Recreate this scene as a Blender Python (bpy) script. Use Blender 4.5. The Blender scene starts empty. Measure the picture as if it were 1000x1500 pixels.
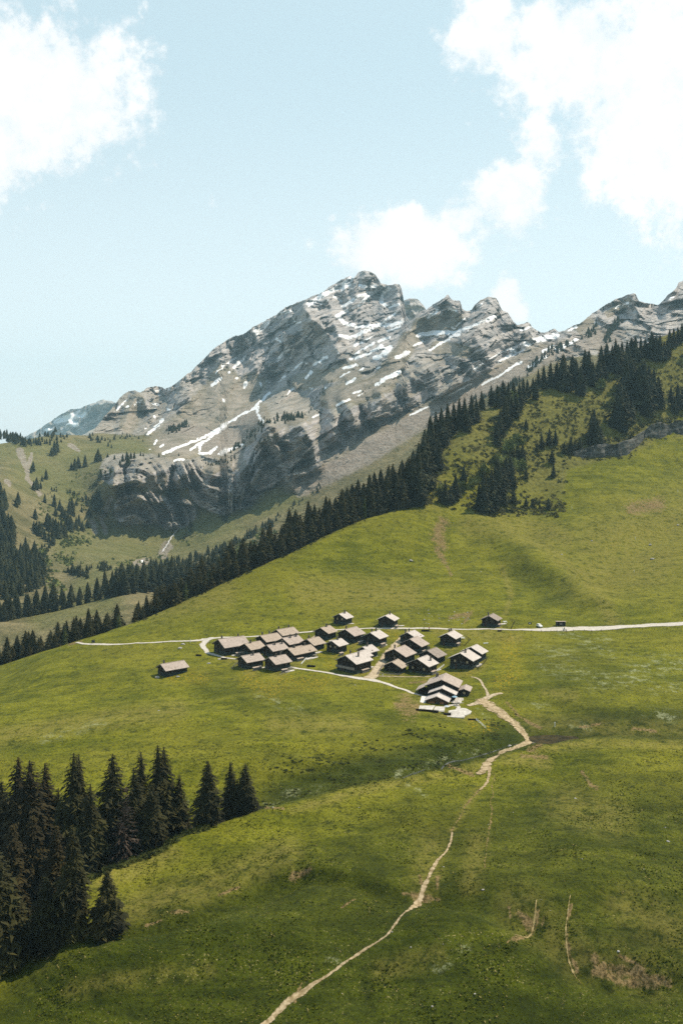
import bpy, bmesh, math, random
import numpy as np
from mathutils import Vector, Matrix

# ------------------------------------------------------------------ camera, light, exposure
F, YH, CZ = 1400.0, 640.0, 100.0          # focal length in photo pixels, horizon row, camera height
SC = bpy.context.scene
COL = SC.collection
cam_d = bpy.data.cameras.new('camera')
cam = bpy.data.objects.new('camera', cam_d); COL.objects.link(cam)
cam.location = (0, 0, CZ); cam.rotation_euler = (math.radians(90), 0, 0)
cam_d.sensor_fit = 'VERTICAL'; cam_d.sensor_height = 36.0; cam_d.lens = 36.0 * F / 1500.0
cam_d.shift_y = -(750.0 - YH) / 1500.0
cam_d.clip_start = 1.0; cam_d.clip_end = 60000.0
SC.camera = cam

SUN_AZ, SUN_EL = math.radians(62), math.radians(57)      # azimuth from +Y towards +X
SUN_DIR = Vector((math.sin(SUN_AZ) * math.cos(SUN_EL), math.cos(SUN_AZ) * math.cos(SUN_EL), math.sin(SUN_EL)))
sd = bpy.data.lights.new('sun', 'SUN'); sd.energy = 5.0; sd.angle = math.radians(0.5); sd.color = (1.0, 0.905, 0.75)
sun = bpy.data.objects.new('sun', sd); COL.objects.link(sun)
sun.rotation_euler = SUN_DIR.to_track_quat('Z', 'Y').to_euler(); sun.location = (800, 600, 2000)

SC.view_settings.view_transform = 'Standard'; SC.view_settings.look = 'None'
SC.view_settings.exposure = 0.34; SC.view_settings.gamma = 1.0; SC.view_settings.use_curve_mapping = False
SC.render.engine = 'CYCLES'
SC.cycles.use_denoising = False
SC.cycles.max_bounces = 5; SC.cycles.diffuse_bounces = 2; SC.cycles.volume_bounces = 0; SC.cycles.transparent_max_bounces = 12

class NT:
    """tiny node helper"""
    def __init__(s, tree): s.t = tree; s.n = tree.nodes; s.l = tree.links
    def add(s, typ, **kw):
        nd = s.n.new(typ)
        for k, v in kw.items(): setattr(nd, k, v)
        return nd
    def link(s, a, b): s.l.new(a, b)
    def put(s, sock, v):
        if isinstance(v, bpy.types.NodeSocket): s.link(v, sock)
        elif v is not None: sock.default_value = v
    def math(s, op, a, b=None, c=None, clamp=False):
        nd = s.add('ShaderNodeMath', operation=op, use_clamp=clamp)
        for i, v in enumerate((a, b, c)): s.put(nd.inputs[i], v) if v is not None else None
        return nd.outputs[0]
    def vmath(s, op, a, b=None):
        nd = s.add('ShaderNodeVectorMath', operation=op)
        s.put(nd.inputs[0], a)
        if b is not None: s.put(nd.inputs[1], b)
        return nd
    def noise(s, vec, scale, detail=4, rough=0.55, dist=0.0, dim='3D'):
        nd = s.add('ShaderNodeTexNoise', noise_dimensions=dim)
        if vec is not None: s.link(vec, nd.inputs['Vector'])
        nd.inputs['Scale'].default_value = scale; nd.inputs['Detail'].default_value = detail
        nd.inputs['Roughness'].default_value = rough; nd.inputs['Distortion'].default_value = dist
        return nd.outputs['Fac']
    def ramp(s, fac, a, b, lo=0.0, hi=1.0):
        nd = s.add('ShaderNodeMapRange', clamp=True, interpolation_type='SMOOTHSTEP')
        s.put(nd.inputs[0], fac); nd.inputs[1].default_value = a; nd.inputs[2].default_value = b
        nd.inputs[3].default_value = lo; nd.inputs[4].default_value = hi
        return nd.outputs[0]
    def mix(s, fac, a, b, blend='MIX'):
        nd = s.add('ShaderNodeMix', data_type='RGBA', blend_type=blend)
        s.put(nd.inputs[0], fac)
        for sock, v in ((nd.inputs[6], a), (nd.inputs[7], b)):
            if isinstance(v, tuple): v = (*v, 1.0) if len(v) == 3 else v
            s.put(sock, v)
        return nd.outputs[2]
    def attr(s, name): return s.add('ShaderNodeAttribute', attribute_name=name).outputs['Fac']

# ---- world: Nishita sky with drifting cumulus given as directions (X/Y, Z/Y of the view ray)
world = bpy.data.worlds.new('World'); SC.world = world; world.use_nodes = True
def build_world():
    w = NT(world.node_tree); w.n.clear()
    out = w.add('ShaderNodeOutputWorld'); bg = w.add('ShaderNodeBackground'); bg.inputs[1].default_value = 0.10
    sky = w.add('ShaderNodeTexSky', sky_type='NISHITA', sun_disc=False)
    sky.sun_elevation = SUN_EL; sky.sun_rotation = SUN_AZ
    sky.altitude = 1500; sky.air_density = 1.0; sky.dust_density = 1.5; sky.ozone_density = 1.0
    hs = w.add('ShaderNodeHueSaturation'); hs.inputs['Saturation'].default_value = 0.42; hs.inputs['Hue'].default_value = 0.47
    hs.inputs['Value'].default_value = 1.0; w.link(sky.outputs[0], hs.inputs['Color'])
    tc = w.add('ShaderNodeTexCoord'); d = tc.outputs['Generated']
    nd = w.vmath('NORMALIZE', d).outputs[0]
    clear = w.mix(1.0, hs.outputs[0], (1.40, 1.40, 1.32), 'MULTIPLY')
    sz0 = w.add('ShaderNodeSeparateXYZ'); w.link(nd, sz0.inputs[0])
    clear = w.mix(0.78, clear, w.mix(w.ramp(sz0.outputs['Z'], 0.40, 0.95), w.mix(w.ramp(sz0.outputs['Z'], 0.0, 0.40), (7.7, 8.4, 8.6), (5.0, 6.6, 7.4)), (1.5, 2.9, 4.6)))
    # warp the direction a little so the cloud edges billow
    n1 = w.add('ShaderNodeTexNoise'); w.link(nd, n1.inputs['Vector']); n1.inputs['Scale'].default_value = 9; n1.inputs['Detail'].default_value = 7; n1.inputs['Roughness'].default_value = 0.62
    base = w.math('SUBTRACT', n1.outputs['Fac'], 0.5)
    n2 = w.noise(nd, 40, 9, 0.66)
    fine = w.math('SUBTRACT', n2, 0.5)
    n3 = w.noise(nd, 3.2, 5, 0.5); general = w.ramp(n3, 0.52, 0.72, -0.9, 0.15)
    # clouds seen in the photograph: (px, py, radius x, radius y, strength)
    clouds = [(40, 135, 165, 112, 1.0), (-60, 150, 170, 120, 1.0), (150, 90, 70, 75, .7), (60, 30, 60, 40, .55), (215, 60, 22, 22, .45), (140, 200, 60, 48, .6),
              (850, 70, 130, 95, .9), (960, 130, 120, 150, 1.0), (1080, 120, 170, 190, 1.0), (715, 55, 75, 55, .85), (775, 120, 52, 40, .5), (990, 250, 60, 70, .7), (760, 15, 60, 40, .5),
              (585, 358, 112, 56, 1.0), (535, 375, 66, 44, .8), (745, 295, 66, 60, .9), (680, 318, 66, 34, .75), (790, 215, 40, 60, .75), (770, 255, 44, 44, .7), (720, 330, 60, 40, .6), (870, 195, 50, 50, .55), (930, 240, 56, 56, .65), (640,330,60,40,.6), (640, 400, 60, 30, .6),(820,322,34,12,.4),(490, 318, 18, 14, .5),
              (742, 440, 24, 34, 1.1), (757, 455, 20, 18, .9), (291, 530, 8, 10, .45), (540, 425, 70, 30, .5)]
    tot = None
    for cx, cy, rx, ry, st in clouds:
        c = Vector(((cx - 500) / F, 1.0, (YH - cy) / F)).normalized()
        # elliptical gaussian in direction space
        ang = w.vmath('SUBTRACT', nd, tuple(c)).outputs[0]
        sc = w.vmath('MULTIPLY', ang, (F * c.y / rx, F * c.y / rx, F * c.y / ry)).outputs[0]
        r2 = w.vmath('DOT_PRODUCT', sc, sc).outputs['Value']
        g = w.math('EXPONENT', w.math('MULTIPLY', r2, -0.95)); g = w.math('MULTIPLY', g, st)
        tot = g if tot is None else w.math('MAXIMUM', tot, g)
    # away from the view (behind, sideways) the same broken cumulus goes on by noise
    sep = w.add('ShaderNodeSeparateXYZ'); w.link(nd, sep.inputs[0])
    away = w.ramp(sep.outputs['Y'], 0.86, 0.70)
    tot = w.math('ADD', tot, w.math('MULTIPLY', w.math('ADD', general, 0.9), w.math('MULTIPLY', away, 0.42)))
    v = w.math('ADD', tot, w.math('ADD', w.math('MULTIPLY', base, 1.25), w.math('MULTIPLY', fine, 1.15)))
    up = w.ramp(sep.outputs['Z'], 0.02, 0.10)
    m = w.math('MULTIPLY', w.ramp(v, 0.36, 0.68), up)
    dens = w.ramp(w.math('ADD', v, w.math('ADD', w.math('MULTIPLY', base, 1.6), w.math('MULTIPLY', fine, 1.2))), 0.35, 1.15)
    ccol = w.mix(dens, (8.0, 8.25, 8.4), (9.3, 9.2, 9.0))
    fin = w.mix(w.math('MULTIPLY', m, 0.93), clear, ccol)
    w.link(fin, bg.inputs[0]); w.link(bg.outputs[0], out.inputs[0])
build_world()

# ------------------------------------------------------------------ numeric helpers
rng = np.random.default_rng(7); random.seed(7)
def _hash(ix, iy, seed):
    h = (ix.astype(np.int64) * 374761393 + iy.astype(np.int64) * 668265263 + seed * 974634777) & 0x7fffffff
    h = ((h ^ (h >> 13)) * 1274126177) & 0x7fffffff
    return ((h ^ (h >> 16)) & 0xffff) / 65535.0
def vnoise(x, y, seed=0):
    x = np.asarray(x, float); y = np.asarray(y, float)
    ix = np.floor(x); iy = np.floor(y); fx = x - ix; fy = y - iy
    ux = fx * fx * fx * (fx * (fx * 6 - 15) + 10); uy = fy * fy * fy * (fy * (fy * 6 - 15) + 10)
    a = _hash(ix, iy, seed); b = _hash(ix + 1, iy, seed); c = _hash(ix, iy + 1, seed); d = _hash(ix + 1, iy + 1, seed)
    return (a + (b - a) * ux + (c - a) * uy + (a - b - c + d) * ux * uy) * 2 - 1
def fbm(x, y, octv=4, seed=0, gain=0.5, lac=2.03):
    t = 0; a = 1.0; n = 0
    for i in range(octv):
        t = t + a * vnoise(x, y, seed + i * 17); n += a; a *= gain
        x, y = (x * 0.8 - y * 0.6) * lac, (x * 0.6 + y * 0.8) * lac
    return t / n
def ridged(x, y, octv=5, seed=0, gain=0.55, lac=2.05):
    t = 0; a = 1.0; n = 0
    for i in range(octv):
        t = t + a * (1 - np.abs(vnoise(x, y, seed + i * 13)) * 2); n += a; a *= gain
        x, y = (x * 0.8 - y * 0.6) * lac, (x * 0.6 + y * 0.8) * lac
    return t / n
def facets(x, y, seed=0):
    """worley cells, each a randomly tilted plane: angular broken rock"""
    ix = np.floor(x); iy = np.floor(y); best = np.full(np.shape(x), 9e9); out = np.zeros(np.shape(x))
    for dx in (-1, 0, 1):
        for dy in (-1, 0, 1):
            cx = ix + dx; cy = iy + dy; fx = cx + _hash(cx, cy, seed); fy = cy + _hash(cx, cy, seed + 1)
            d = (x - fx) ** 2 + (y - fy) ** 2; c = d < best; best = np.where(c, d, best)
            out = np.where(c, (_hash(cx, cy, seed + 2) - .5) * 2 * (x - fx) + (_hash(cx, cy, seed + 3) - .5) * 1.4 * (y - fy) + (_hash(cx, cy, seed + 4) - .5) * .8, out)
    return out
def sstep(x, a, b):
    t = np.clip((x - a) / (b - a), 0, 1); return t * t * (3 - 2 * t)
def pchip(xk, yk, x):
    """monotone cubic through xk (n,), yk (n,) at x"""
    h = np.diff(xk); dl = np.diff(yk) / h
    m = np.zeros_like(yk); m[0] = dl[0]; m[-1] = dl[-1]
    s = dl[:-1] * dl[1:] > 0
    w1 = 2 * h[1:] + h[:-1]; w2 = h[1:] + 2 * h[:-1]
    with np.errstate(divide='ignore', invalid='ignore'):
        mm = (w1 + w2) / (w1 / dl[:-1] + w2 / dl[1:])
    m[1:-1] = np.where(s, mm, 0)
    i = np.clip(np.searchsorted(xk, x) - 1, 0, len(xk) - 2)
    t = (x - xk[i]) / h[i]; t2 = t * t; t3 = t2 * t
    return (2*t3-3*t2+1)*yk[i] + (t3-2*t2+t)*h[i]*m[i] + (-2*t3+3*t2)*yk[i+1] + (t3-t2)*h[i]*m[i+1]
def seg_dist(px, py, pts):
    """distance to a polyline and the position along it (0..1)"""
    best = np.full(np.shape(px), 1e9); tt = np.zeros(np.shape(px)); n = max(1, len(pts) - 1)
    if len(pts) == 1:
        return np.hypot(px - pts[0][0], py - pts[0][1]), tt
    for k in range(len(pts) - 1):
        ax, ay = pts[k]; bx, by = pts[k + 1]; dx, dy = bx - ax, by - ay
        t = np.clip(((px - ax) * dx + (py - ay) * dy) / (dx * dx + dy * dy + 1e-9), 0, 1)
        d = np.hypot(px - ax - t * dx, py - ay - t * dy)
        c = d < best; best = np.where(c, d, best); tt = np.where(c, (k + t) / n, tt)
    return best, tt
def stroke(px, py, pts, w, soft=0.5):
    """mask 1 inside a stroke of half width w (photo px), prefiltered by its box"""
    out = np.zeros(np.shape(px))
    xs = [p[0] for p in pts]; ys = [p[1] for p in pts]; m = w * (1 + soft) + 1
    sel = (px > min(xs) - m) & (px < max(xs) + m) & (py > min(ys) - m) & (py < max(ys) + m)
    if sel.any():
        d, _ = seg_dist(px[sel], py[sel], pts)
        out[sel] = 1 - sstep(d, w * (1 - soft), w * (1 + soft))
    return out

# ------------------------------------------------------------------ object helpers
def mesh_np(name, V, Fc, smooth=False):
    me = bpy.data.meshes.new(name); V = np.ascontiguousarray(V, np.float32); Fc = np.ascontiguousarray(Fc, np.int32)
    me.vertices.add(len(V)); me.vertices.foreach_set('co', V.ravel())
    k = Fc.shape[1]; me.loops.add(Fc.size); me.loops.foreach_set('vertex_index', Fc.ravel())
    me.polygons.add(len(Fc)); me.polygons.foreach_set('loop_start', np.arange(0, Fc.size, k, dtype=np.int32))
    if smooth: me.polygons.foreach_set('use_smooth', np.ones(len(Fc), bool))
    me.update(calc_edges=True)
    return me
def fattr(me, name, vals):
    a = me.attributes.new(name, 'FLOAT', 'POINT'); a.data.foreach_set('value', np.ascontiguousarray(vals, np.float32).ravel())
def link(name, me, mats=(), parent=None):
    o = bpy.data.objects.new(name, me); COL.objects.link(o)
    if not isinstance(mats, (list, tuple)): mats = (mats,)
    if me is not None and not len(me.materials):
        for m in mats: me.materials.append(m)
    if parent is not None: o.parent = parent
    return o
def tag(o, label, cat, group=None):
    o['label'] = label; o['category'] = cat
    if group: o['group'] = group
    return o
def struct(o, label=None):
    o['kind'] = 'structure'
    if label: o['label'] = label
    return o
def empty(name, loc, rz=0.0):
    o = bpy.data.objects.new(name, None); COL.objects.link(o); o.location = loc; o.rotation_euler = (0, 0, rz); o.empty_display_size = 0.3
    return o
def grid_faces(nr, nc):
    i = np.arange(nr - 1)[:, None] * nc + np.arange(nc - 1)[None, :]
    return np.stack([i, i + 1, i + nc + 1, i + nc], -1).reshape(-1, 4)
class MB:
    """collects simple solids, builds ONE mesh"""
    def __init__(s): s.v = []; s.f = []
    def poly(s, pts, faces):
        n = len(s.v); s.v += [tuple(p) for p in pts]; s.f += [tuple(i + n for i in f) for f in faces]; return s
    def box(s, x0, x1, y0, y1, z0, z1):
        return s.poly([(x0,y0,z0),(x1,y0,z0),(x1,y1,z0),(x0,y1,z0),(x0,y0,z1),(x1,y0,z1),(x1,y1,z1),(x0,y1,z1)],
                      [(3,2,1,0),(4,5,6,7),(0,1,5,4),(1,2,6,5),(2,3,7,6),(3,0,4,7)])
    def bar(s, a, b, w, h=None):
        a = Vector(a); b = Vector(b); d = (b - a).normalized(); h = h or w
        up = Vector((0,0,1)) if abs(d.z) < 0.9 else Vector((1,0,0))
        r = d.cross(up).normalized() * w / 2; u = r.cross(d).normalized() * h / 2
        P = [a-r-u, a+r-u, a+r+u, a-r+u, b-r-u, b+r-u, b+r+u, b-r+u]
        return s.poly(P, [(3,2,1,0),(4,5,6,7),(0,1,5,4),(1,2,6,5),(2,3,7,6),(3,0,4,7)])
    def cyl(s, a, b, r0, r1, n=8):
        a = Vector(a); b = Vector(b); d = (b - a).normalized()
        up = Vector((0,0,1)) if abs(d.z) < 0.9 else Vector((1,0,0))
        r = d.cross(up).normalized(); u = r.cross(d)
        P = [a + (r*math.cos(t)+u*math.sin(t))*r0 for t in [2*math.pi*i/n for i in range(n)]] + [b + (r*math.cos(t)+u*math.sin(t))*r1 for t in [2*math.pi*i/n for i in range(n)]]
        return s.poly(P, [(i, (i+1)%n, n+(i+1)%n, n+i) for i in range(n)] + [tuple(range(n-1,-1,-1)), tuple(range(n, 2*n))])
    def mesh(s, name):
        me = bpy.data.meshes.new(name); me.from_pydata([tuple(p) for p in s.v], [], s.f); me.update(); return me
    def build(s, name, mat, parent=None): return link(name, s.mesh(name), mat, parent)

# ------------------------------------------------------------------ NEAR TERRAIN: lofted heightfield (distance guides across the slope)
def zk(rows):     # (px, z relative to the camera, Y) -> (px, py, Y)
    return [(p, YH - z * F / Y, Y) for p, z, Y in rows]
GUIDES = [
 [(-400, 2017, 120), (1400, 2017, 120)],
 [(-400, 1560, 172), (0, 1500, 178), (300, 1500, 177), (1400, 1500, 174)],
 [(-400, 1500, 184), (0, 1440, 190), (130, 1370, 196), (200, 1352, 200), (300, 1340, 203), (600, 1330, 205), (1400, 1330, 204)],
 [(-400, 1470, 188), (0, 1415, 195.5), (130, 1320, 213), (200, 1288, 222), (300, 1245, 235), (380, 1222, 242), (700, 1220, 241), (1400, 1220, 240)],
 [(-400, 1450, 192), (0, 1393, 202), (130, 1283, 224), (200, 1253, 234), (300, 1208, 249), (380, 1188, 257), (520, 1152, 272), (600, 1136, 282), (700, 1116, 298), (800, 1092, 312), (870, 1082, 320), (1000, 1084, 322), (1400, 1092, 325)],
 zk([(-400, -134, 212), (0, -127, 222), (130, -118.5, 243), (200, -117.5, 254), (300, -114, 268), (380, -112, 275), (520, -107.2, 288), (600, -106.9, 299), (700, -107.8, 315), (800, -107.2, 330), (870, -107.8, 338), (1000, -108.5, 341), (1400, -109, 344)]),
 [(-400, 1180, 295), (0, 1152, 300), (130, 1140, 303), (200, 1130, 306), (300, 1120, 310), (400, 1105, 316), (500, 1088, 325), (640, 1062, 340), (700, 1063, 343), (800, 1056, 352), (870, 1046, 355), (1000, 1046, 358), (1400, 1046, 360)],
 [(-400, 1100, 370), (0, 1050, 378), (100, 1035, 385), (300, 1012, 390), (500, 1000, 395), (650, 1010, 388), (700, 1000, 395), (1000, 985, 405), (1400, 985, 405)],
 [(-400, 1070, 460), (0, 995, 470), (100, 949, 490), (200, 942, 483), (300, 937, 480), (420, 930, 482), (500, 923, 485), (590, 920, 485), (750, 923, 480), (870, 921, 478), (1000, 915, 475), (1400, 905, 470)],
 [(-400, 1062, 500), (0, 977, 508), (100, 944.6, 505), (150, 930, 515), (200, 914, 530), (300, 885, 540), (400, 862, 552), (500, 850, 572), (640, 838, 585), (750, 820, 605), (1000, 800, 625), (1400, 780, 640)],
 [(-400, 1058, 518), (0, 974.5, 525), (100, 943, 522), (150, 928, 530), (200, 912, 545), (300, 868, 568), (400, 820, 600), (500, 775, 640), (560, 752, 662), (620, 742, 672), (690, 750, 680), (760, 752, 695), (830, 700, 760), (930, 657, 815), (1000, 640, 850), (1400, 530, 950)],
 zk([(-400, -160, 540), (0, -130, 542), (100, -119, 541), (200, -110.5, 562), (300, -98.5, 590), (400, -83, 625), (500, -67, 665), (560, -56.5, 700), (600, -44, 722), (640, -14, 762), (700, 21, 840), (760, 38, 890), (850, 64, 940), (1000, 113, 1000), (1400, 240, 1100)]),
 zk([(-400, -185, 600), (0, -160, 605), (200, -150, 640), (400, -125, 705), (560, -96, 785), (640, -40, 850), (700, 0, 925), (850, 44, 1015), (1000, 94, 1075), (1400, 220, 1180)]),
 zk([(-400, -200, 800), (0, -180, 800), (200, -180, 850), (400, -170, 900), (560, -150, 950), (640, -110, 1010), (700, -70, 1080), (850, -20, 1160), (1000, 20, 1220), (1400, 150, 1330)]),
]
UT = np.arange(-400, 1401, 4.0); YT = np.geomspace(110, 1350, 900)
def _loft():
    gy = np.array([np.interp(UT, [p[0] for p in g], [p[2] for p in g]) for g in GUIDES])
    gp = np.array([pchip(np.array([p[0] for p in g], float), np.array([p[1] for p in g], float), UT) for g in GUIDES])
    T = np.zeros((len(UT), len(YT)))
    for i in range(len(UT)):
        z = (YH - gp[:, i]) * gy[:, i] / F
        yk = gy[:, i]
        T[i] = pchip(np.concatenate([[100], yk, [1400]]), np.concatenate([[z[0] - 4], z, [z[-1] - 15]]), YT)
    # soften the creases between neighbouring columns
    for _ in range(6):
        T[1:-1] = 0.25 * T[:-2] + 0.5 * T[1:-1] + 0.25 * T[2:]
    return T
BT = _loft(); LY0 = math.log(YT[0]); LDY = math.log(YT[1] / YT[0])
def base_h(X, Y):
    X = np.asarray(X, float); Y = np.maximum(np.asarray(Y, float), 110.5)
    u = np.clip((500 + F * X / Y - UT[0]) / 4.0, 0, len(UT) - 1.001); v = np.clip((np.log(Y) - LY0) / LDY, 0, len(YT) - 1.001)
    i = u.astype(int); j = v.astype(int); a = u - i; b = v - j
    return CZ + (BT[i, j] * (1 - a) * (1 - b) + BT[i + 1, j] * a * (1 - b) + BT[i, j + 1] * (1 - a) * b + BT[i + 1, j + 1] * a * b)
YM = np.concatenate([np.arange(125, 420, 0.4), np.arange(420, 1250, 0.8)])
def hit_base(px, py, fn=base_h):
    z = fn((px - 500) / F * YM, YM); ray = CZ + (YH - py) * YM / F
    k = np.argmax(z >= ray)
    if z[k] < ray[k]: k = int(np.argmin(ray - z))
    return (px - 500) / F * YM[k], YM[k]
def to_ground(pts): return [hit_base(*p) for p in pts]
# relief features: (pixel polyline on the ground, height m, half width m)
FEAT = [
 ([(700, 762), (760, 812), (830, 858), (893, 900)], 5.6, 16), ([(745, 830), (800, 868), (850, 902)], -4.4, 14),
 ([(1000, 770), (930, 805), (880, 840), (840, 858)], -4.5, 20), ([(990, 720), (920, 760), (850, 800)], 2.0, 26),
 ([(650, 765), (645, 800), (655, 840)], -1.2, 9), ([(300, 905), (420, 900), (560, 890)], 0.9, 14), ([(450, 880), (560, 850), (640, 850)], -0.9, 16),
 ([(105, 1378), (165, 1364), (270, 1337), (350, 1312), (440, 1280), (520, 1290), (605, 1312)], -2.6, 3.8),
 ([(605, 1312), (660, 1322), (710, 1330), (770, 1352), (850, 1412), (930, 1436), (1010, 1455)], -3.6, 5.5),
 ([(440, 1190), (437, 1240), (445, 1280)], -0.7, 2.6), ([(560, 1340), (640, 1370), (760, 1400), (850, 1440)], 1.3, 10),
 ([(880, 1075), (830, 1130), (760, 1200), (720, 1290)], -1.1, 10), ([(1000, 1200), (900, 1260), (820, 1330)], 1.4, 14),
 ([(120, 1420), (300, 1380), (450, 1340)], 1.3, 7), ([(50, 1480), (250, 1430), (420, 1390)], -0.8, 5), ([(640, 1180), (560, 1230), (480, 1300)], 1.0, 9),
 ([(0, 1085), (160, 1062), (330, 1048)], 0.8, 8), ([(120, 1010), (260, 1030), (420, 1050)], -0.7, 9),
 ([(410, 1098), (480, 1110), (540, 1112)], -1.2, 3), ([(410, 1120), (480, 1128), (530, 1130)], -0.9, 2.2), ([(415, 1140), (470, 1146)], -0.8, 2.0),
 ([(735, 1062), (760, 1085), (780, 1105)], 0.7, 5), ([(780, 1020), (840, 1050), (1000, 1062)], -1.0, 6), ([(660, 1118), (720, 1096), (770, 1082), (830, 1080)], -0.8, 3.5),
]
FEATW = [(to_ground(p), a, w) for p, a, w in FEAT]
POND = hit_base(805, 1081)
def feat_h(X, Y):
    X = np.asarray(X, float); Y = np.asarray(Y, float); z = np.zeros(X.shape)
    for pts, a, w in FEATW:
        xs = [p[0] for p in pts]; ys = [p[1] for p in pts]; m = 3 * w
        s = (X > min(xs) - m) & (X < max(xs) + m) & (Y > min(ys) - m) & (Y < max(ys) + m)
        if s.any():
            ww = w * (1 + 0.35 * vnoise(X[s] / (w * 2.3), Y[s] / (w * 2.3), 5))
            d, t = seg_dist(X[s] + w * .5 * vnoise(X[s] / (3 * w), Y[s] / (3 * w), 8), Y[s] + w * .5 * vnoise(X[s] / (3 * w), Y[s] / (3 * w), 9), pts)
            z[s] += a * np.exp(-(d / ww) ** 2) * sstep(t, -0.05, 0.12) * (1 - sstep(t, 0.88, 1.05))
    # basin of the pond
    d = np.hypot((X - POND[0]) / 1.9, Y - POND[1]); z -= 1.3 * np.exp(-(d / 4.2) ** 2)
    return z
BANK = hit_base(912, 1424)
def rough_h(X, Y):
    flat = 1 - 0.75 * np.exp(-(((X - 10) / 95) ** 2 + ((Y - 440) / 45) ** 2))
    far = sstep(Y, 620, 760)
    front = 1 - sstep(Y, 300, 345)
    z = flat * ((0.9 + 1.5 * front) * fbm(X / 46, Y / 46, 3, 11) + (0.32 + .6 * front) * fbm(X / 12, Y / 12, 3, 21))
    z += 0.95 * ridged(X / 3.0, Y / 3.0, 3, 33) * np.exp(-(((X - BANK[0]) / 11) ** 2 + ((Y - BANK[1]) / 6) ** 2))
    z += 0.16 * fbm(X / 3.2, Y / 3.2, 3, 31) * (0.4 + 0.6 * flat)
    # small cattle terraces following the slope
    z += flat * 0.13 * np.sin((base_h(X, Y) + 0.8 * fbm(X / 14, Y / 14, 2, 44)) * 5.5) * sstep(fbm(X / 30, Y / 30, 2, 47), -0.1, 0.5)
    z += far * (1.6 * fbm(X / 17, Y / 17, 3, 55) + 0.7 * ridged(X / 7, Y / 7, 3, 57))
    return z
def H(X, Y): return base_h(X, Y) + feat_h(X, Y) + rough_h(X, Y)
def H1(x, y): return float(H(np.array([x]), np.array([y]))[0])
def ground(px, py):
    x, y = hit_base(px, py, lambda X, Y: base_h(X, Y) + feat_h(X, Y))
    return Vector((x, y, H1(x, y)))

# colour masks of the ground: strokes laid on the slope where the photograph shows bare earth, dry turf and crest sunlight, flowers, lush grass
EARTH = [([(648, 765), (640, 785), (648, 800)], 11), ([(640, 805), (650, 822)], 6), ([(655, 830), (660, 842)], 3), ([(925, 745), (965, 738)], 12), ([(590, 1030), (600, 1040)], 15), ([(583, 1032), (608, 1036)], 10),
  ([(785, 1330), (783, 1350), (777, 1368)], 5), ([(793, 1345), (790, 1362)], 3), ([(768, 1352), (776, 1370), (748, 1378)], 3), ([(836, 1325), (829, 1350), (828, 1375)], 2.6), ([(828, 1375), (833, 1402), (845, 1418), (848, 1426)], 4),
  ([(868, 1400), (873, 1420), (880, 1430)], 6), ([(880, 1418), (930, 1428), (975, 1440)], 10), ([(905, 1400), (940, 1420)], 4), ([(606, 1312), (622, 1316)], 9), ([(590, 1308), (640, 1318)], 4), ([(745, 1345), (742, 1330)], 2.5), ([(755, 1372), (740, 1380)], 3),
  ([(850, 1130), (862, 1150), (872, 1156)], 3.5), ([(432, 1282), (452, 1274)], 8), ([(640, 1286), (640, 1300)], 4), ([(612, 1282), (620, 1300)], 2.4), ([(722, 1135), (720, 1185), (712, 1240), (710, 1270)], 1.3),
  ([(713, 1120), (722, 1135)], 1.5), ([(388, 1183), (415, 1184)], 2.2), ([(600, 1000), (640, 998)], 2), ([(700, 1157), (684, 1178), (668, 1203), (662, 1220)], 1.6), ([(775, 1100), (790, 1092)], 5), ([(765, 1108), (800, 1110)], 4), ([(660, 905), (690, 898), (680, 912)], 4),
  ([(925, 1066), (960, 1072)], 3), ([(850, 1066), (880, 1060)], 3), ([(740, 1030), (760, 1050), (790, 1068)], 3), ([(660, 1122), (690, 1136)], 4), ([(120, 940), (100, 944)], 2),
  ([(250, 1338), (275, 1335)], 4), ([(320, 1310), (350, 1300)], 2.5), ([(215, 1355), (235, 1350)], 3), ([(430, 1465), (440, 1440)], 3), ([(500, 1330), (520, 1318)], 2), ([(760, 1340), (775, 1355)], 7), ([(870, 1425), (905, 1440), (960, 1445)], 8)]
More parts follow.
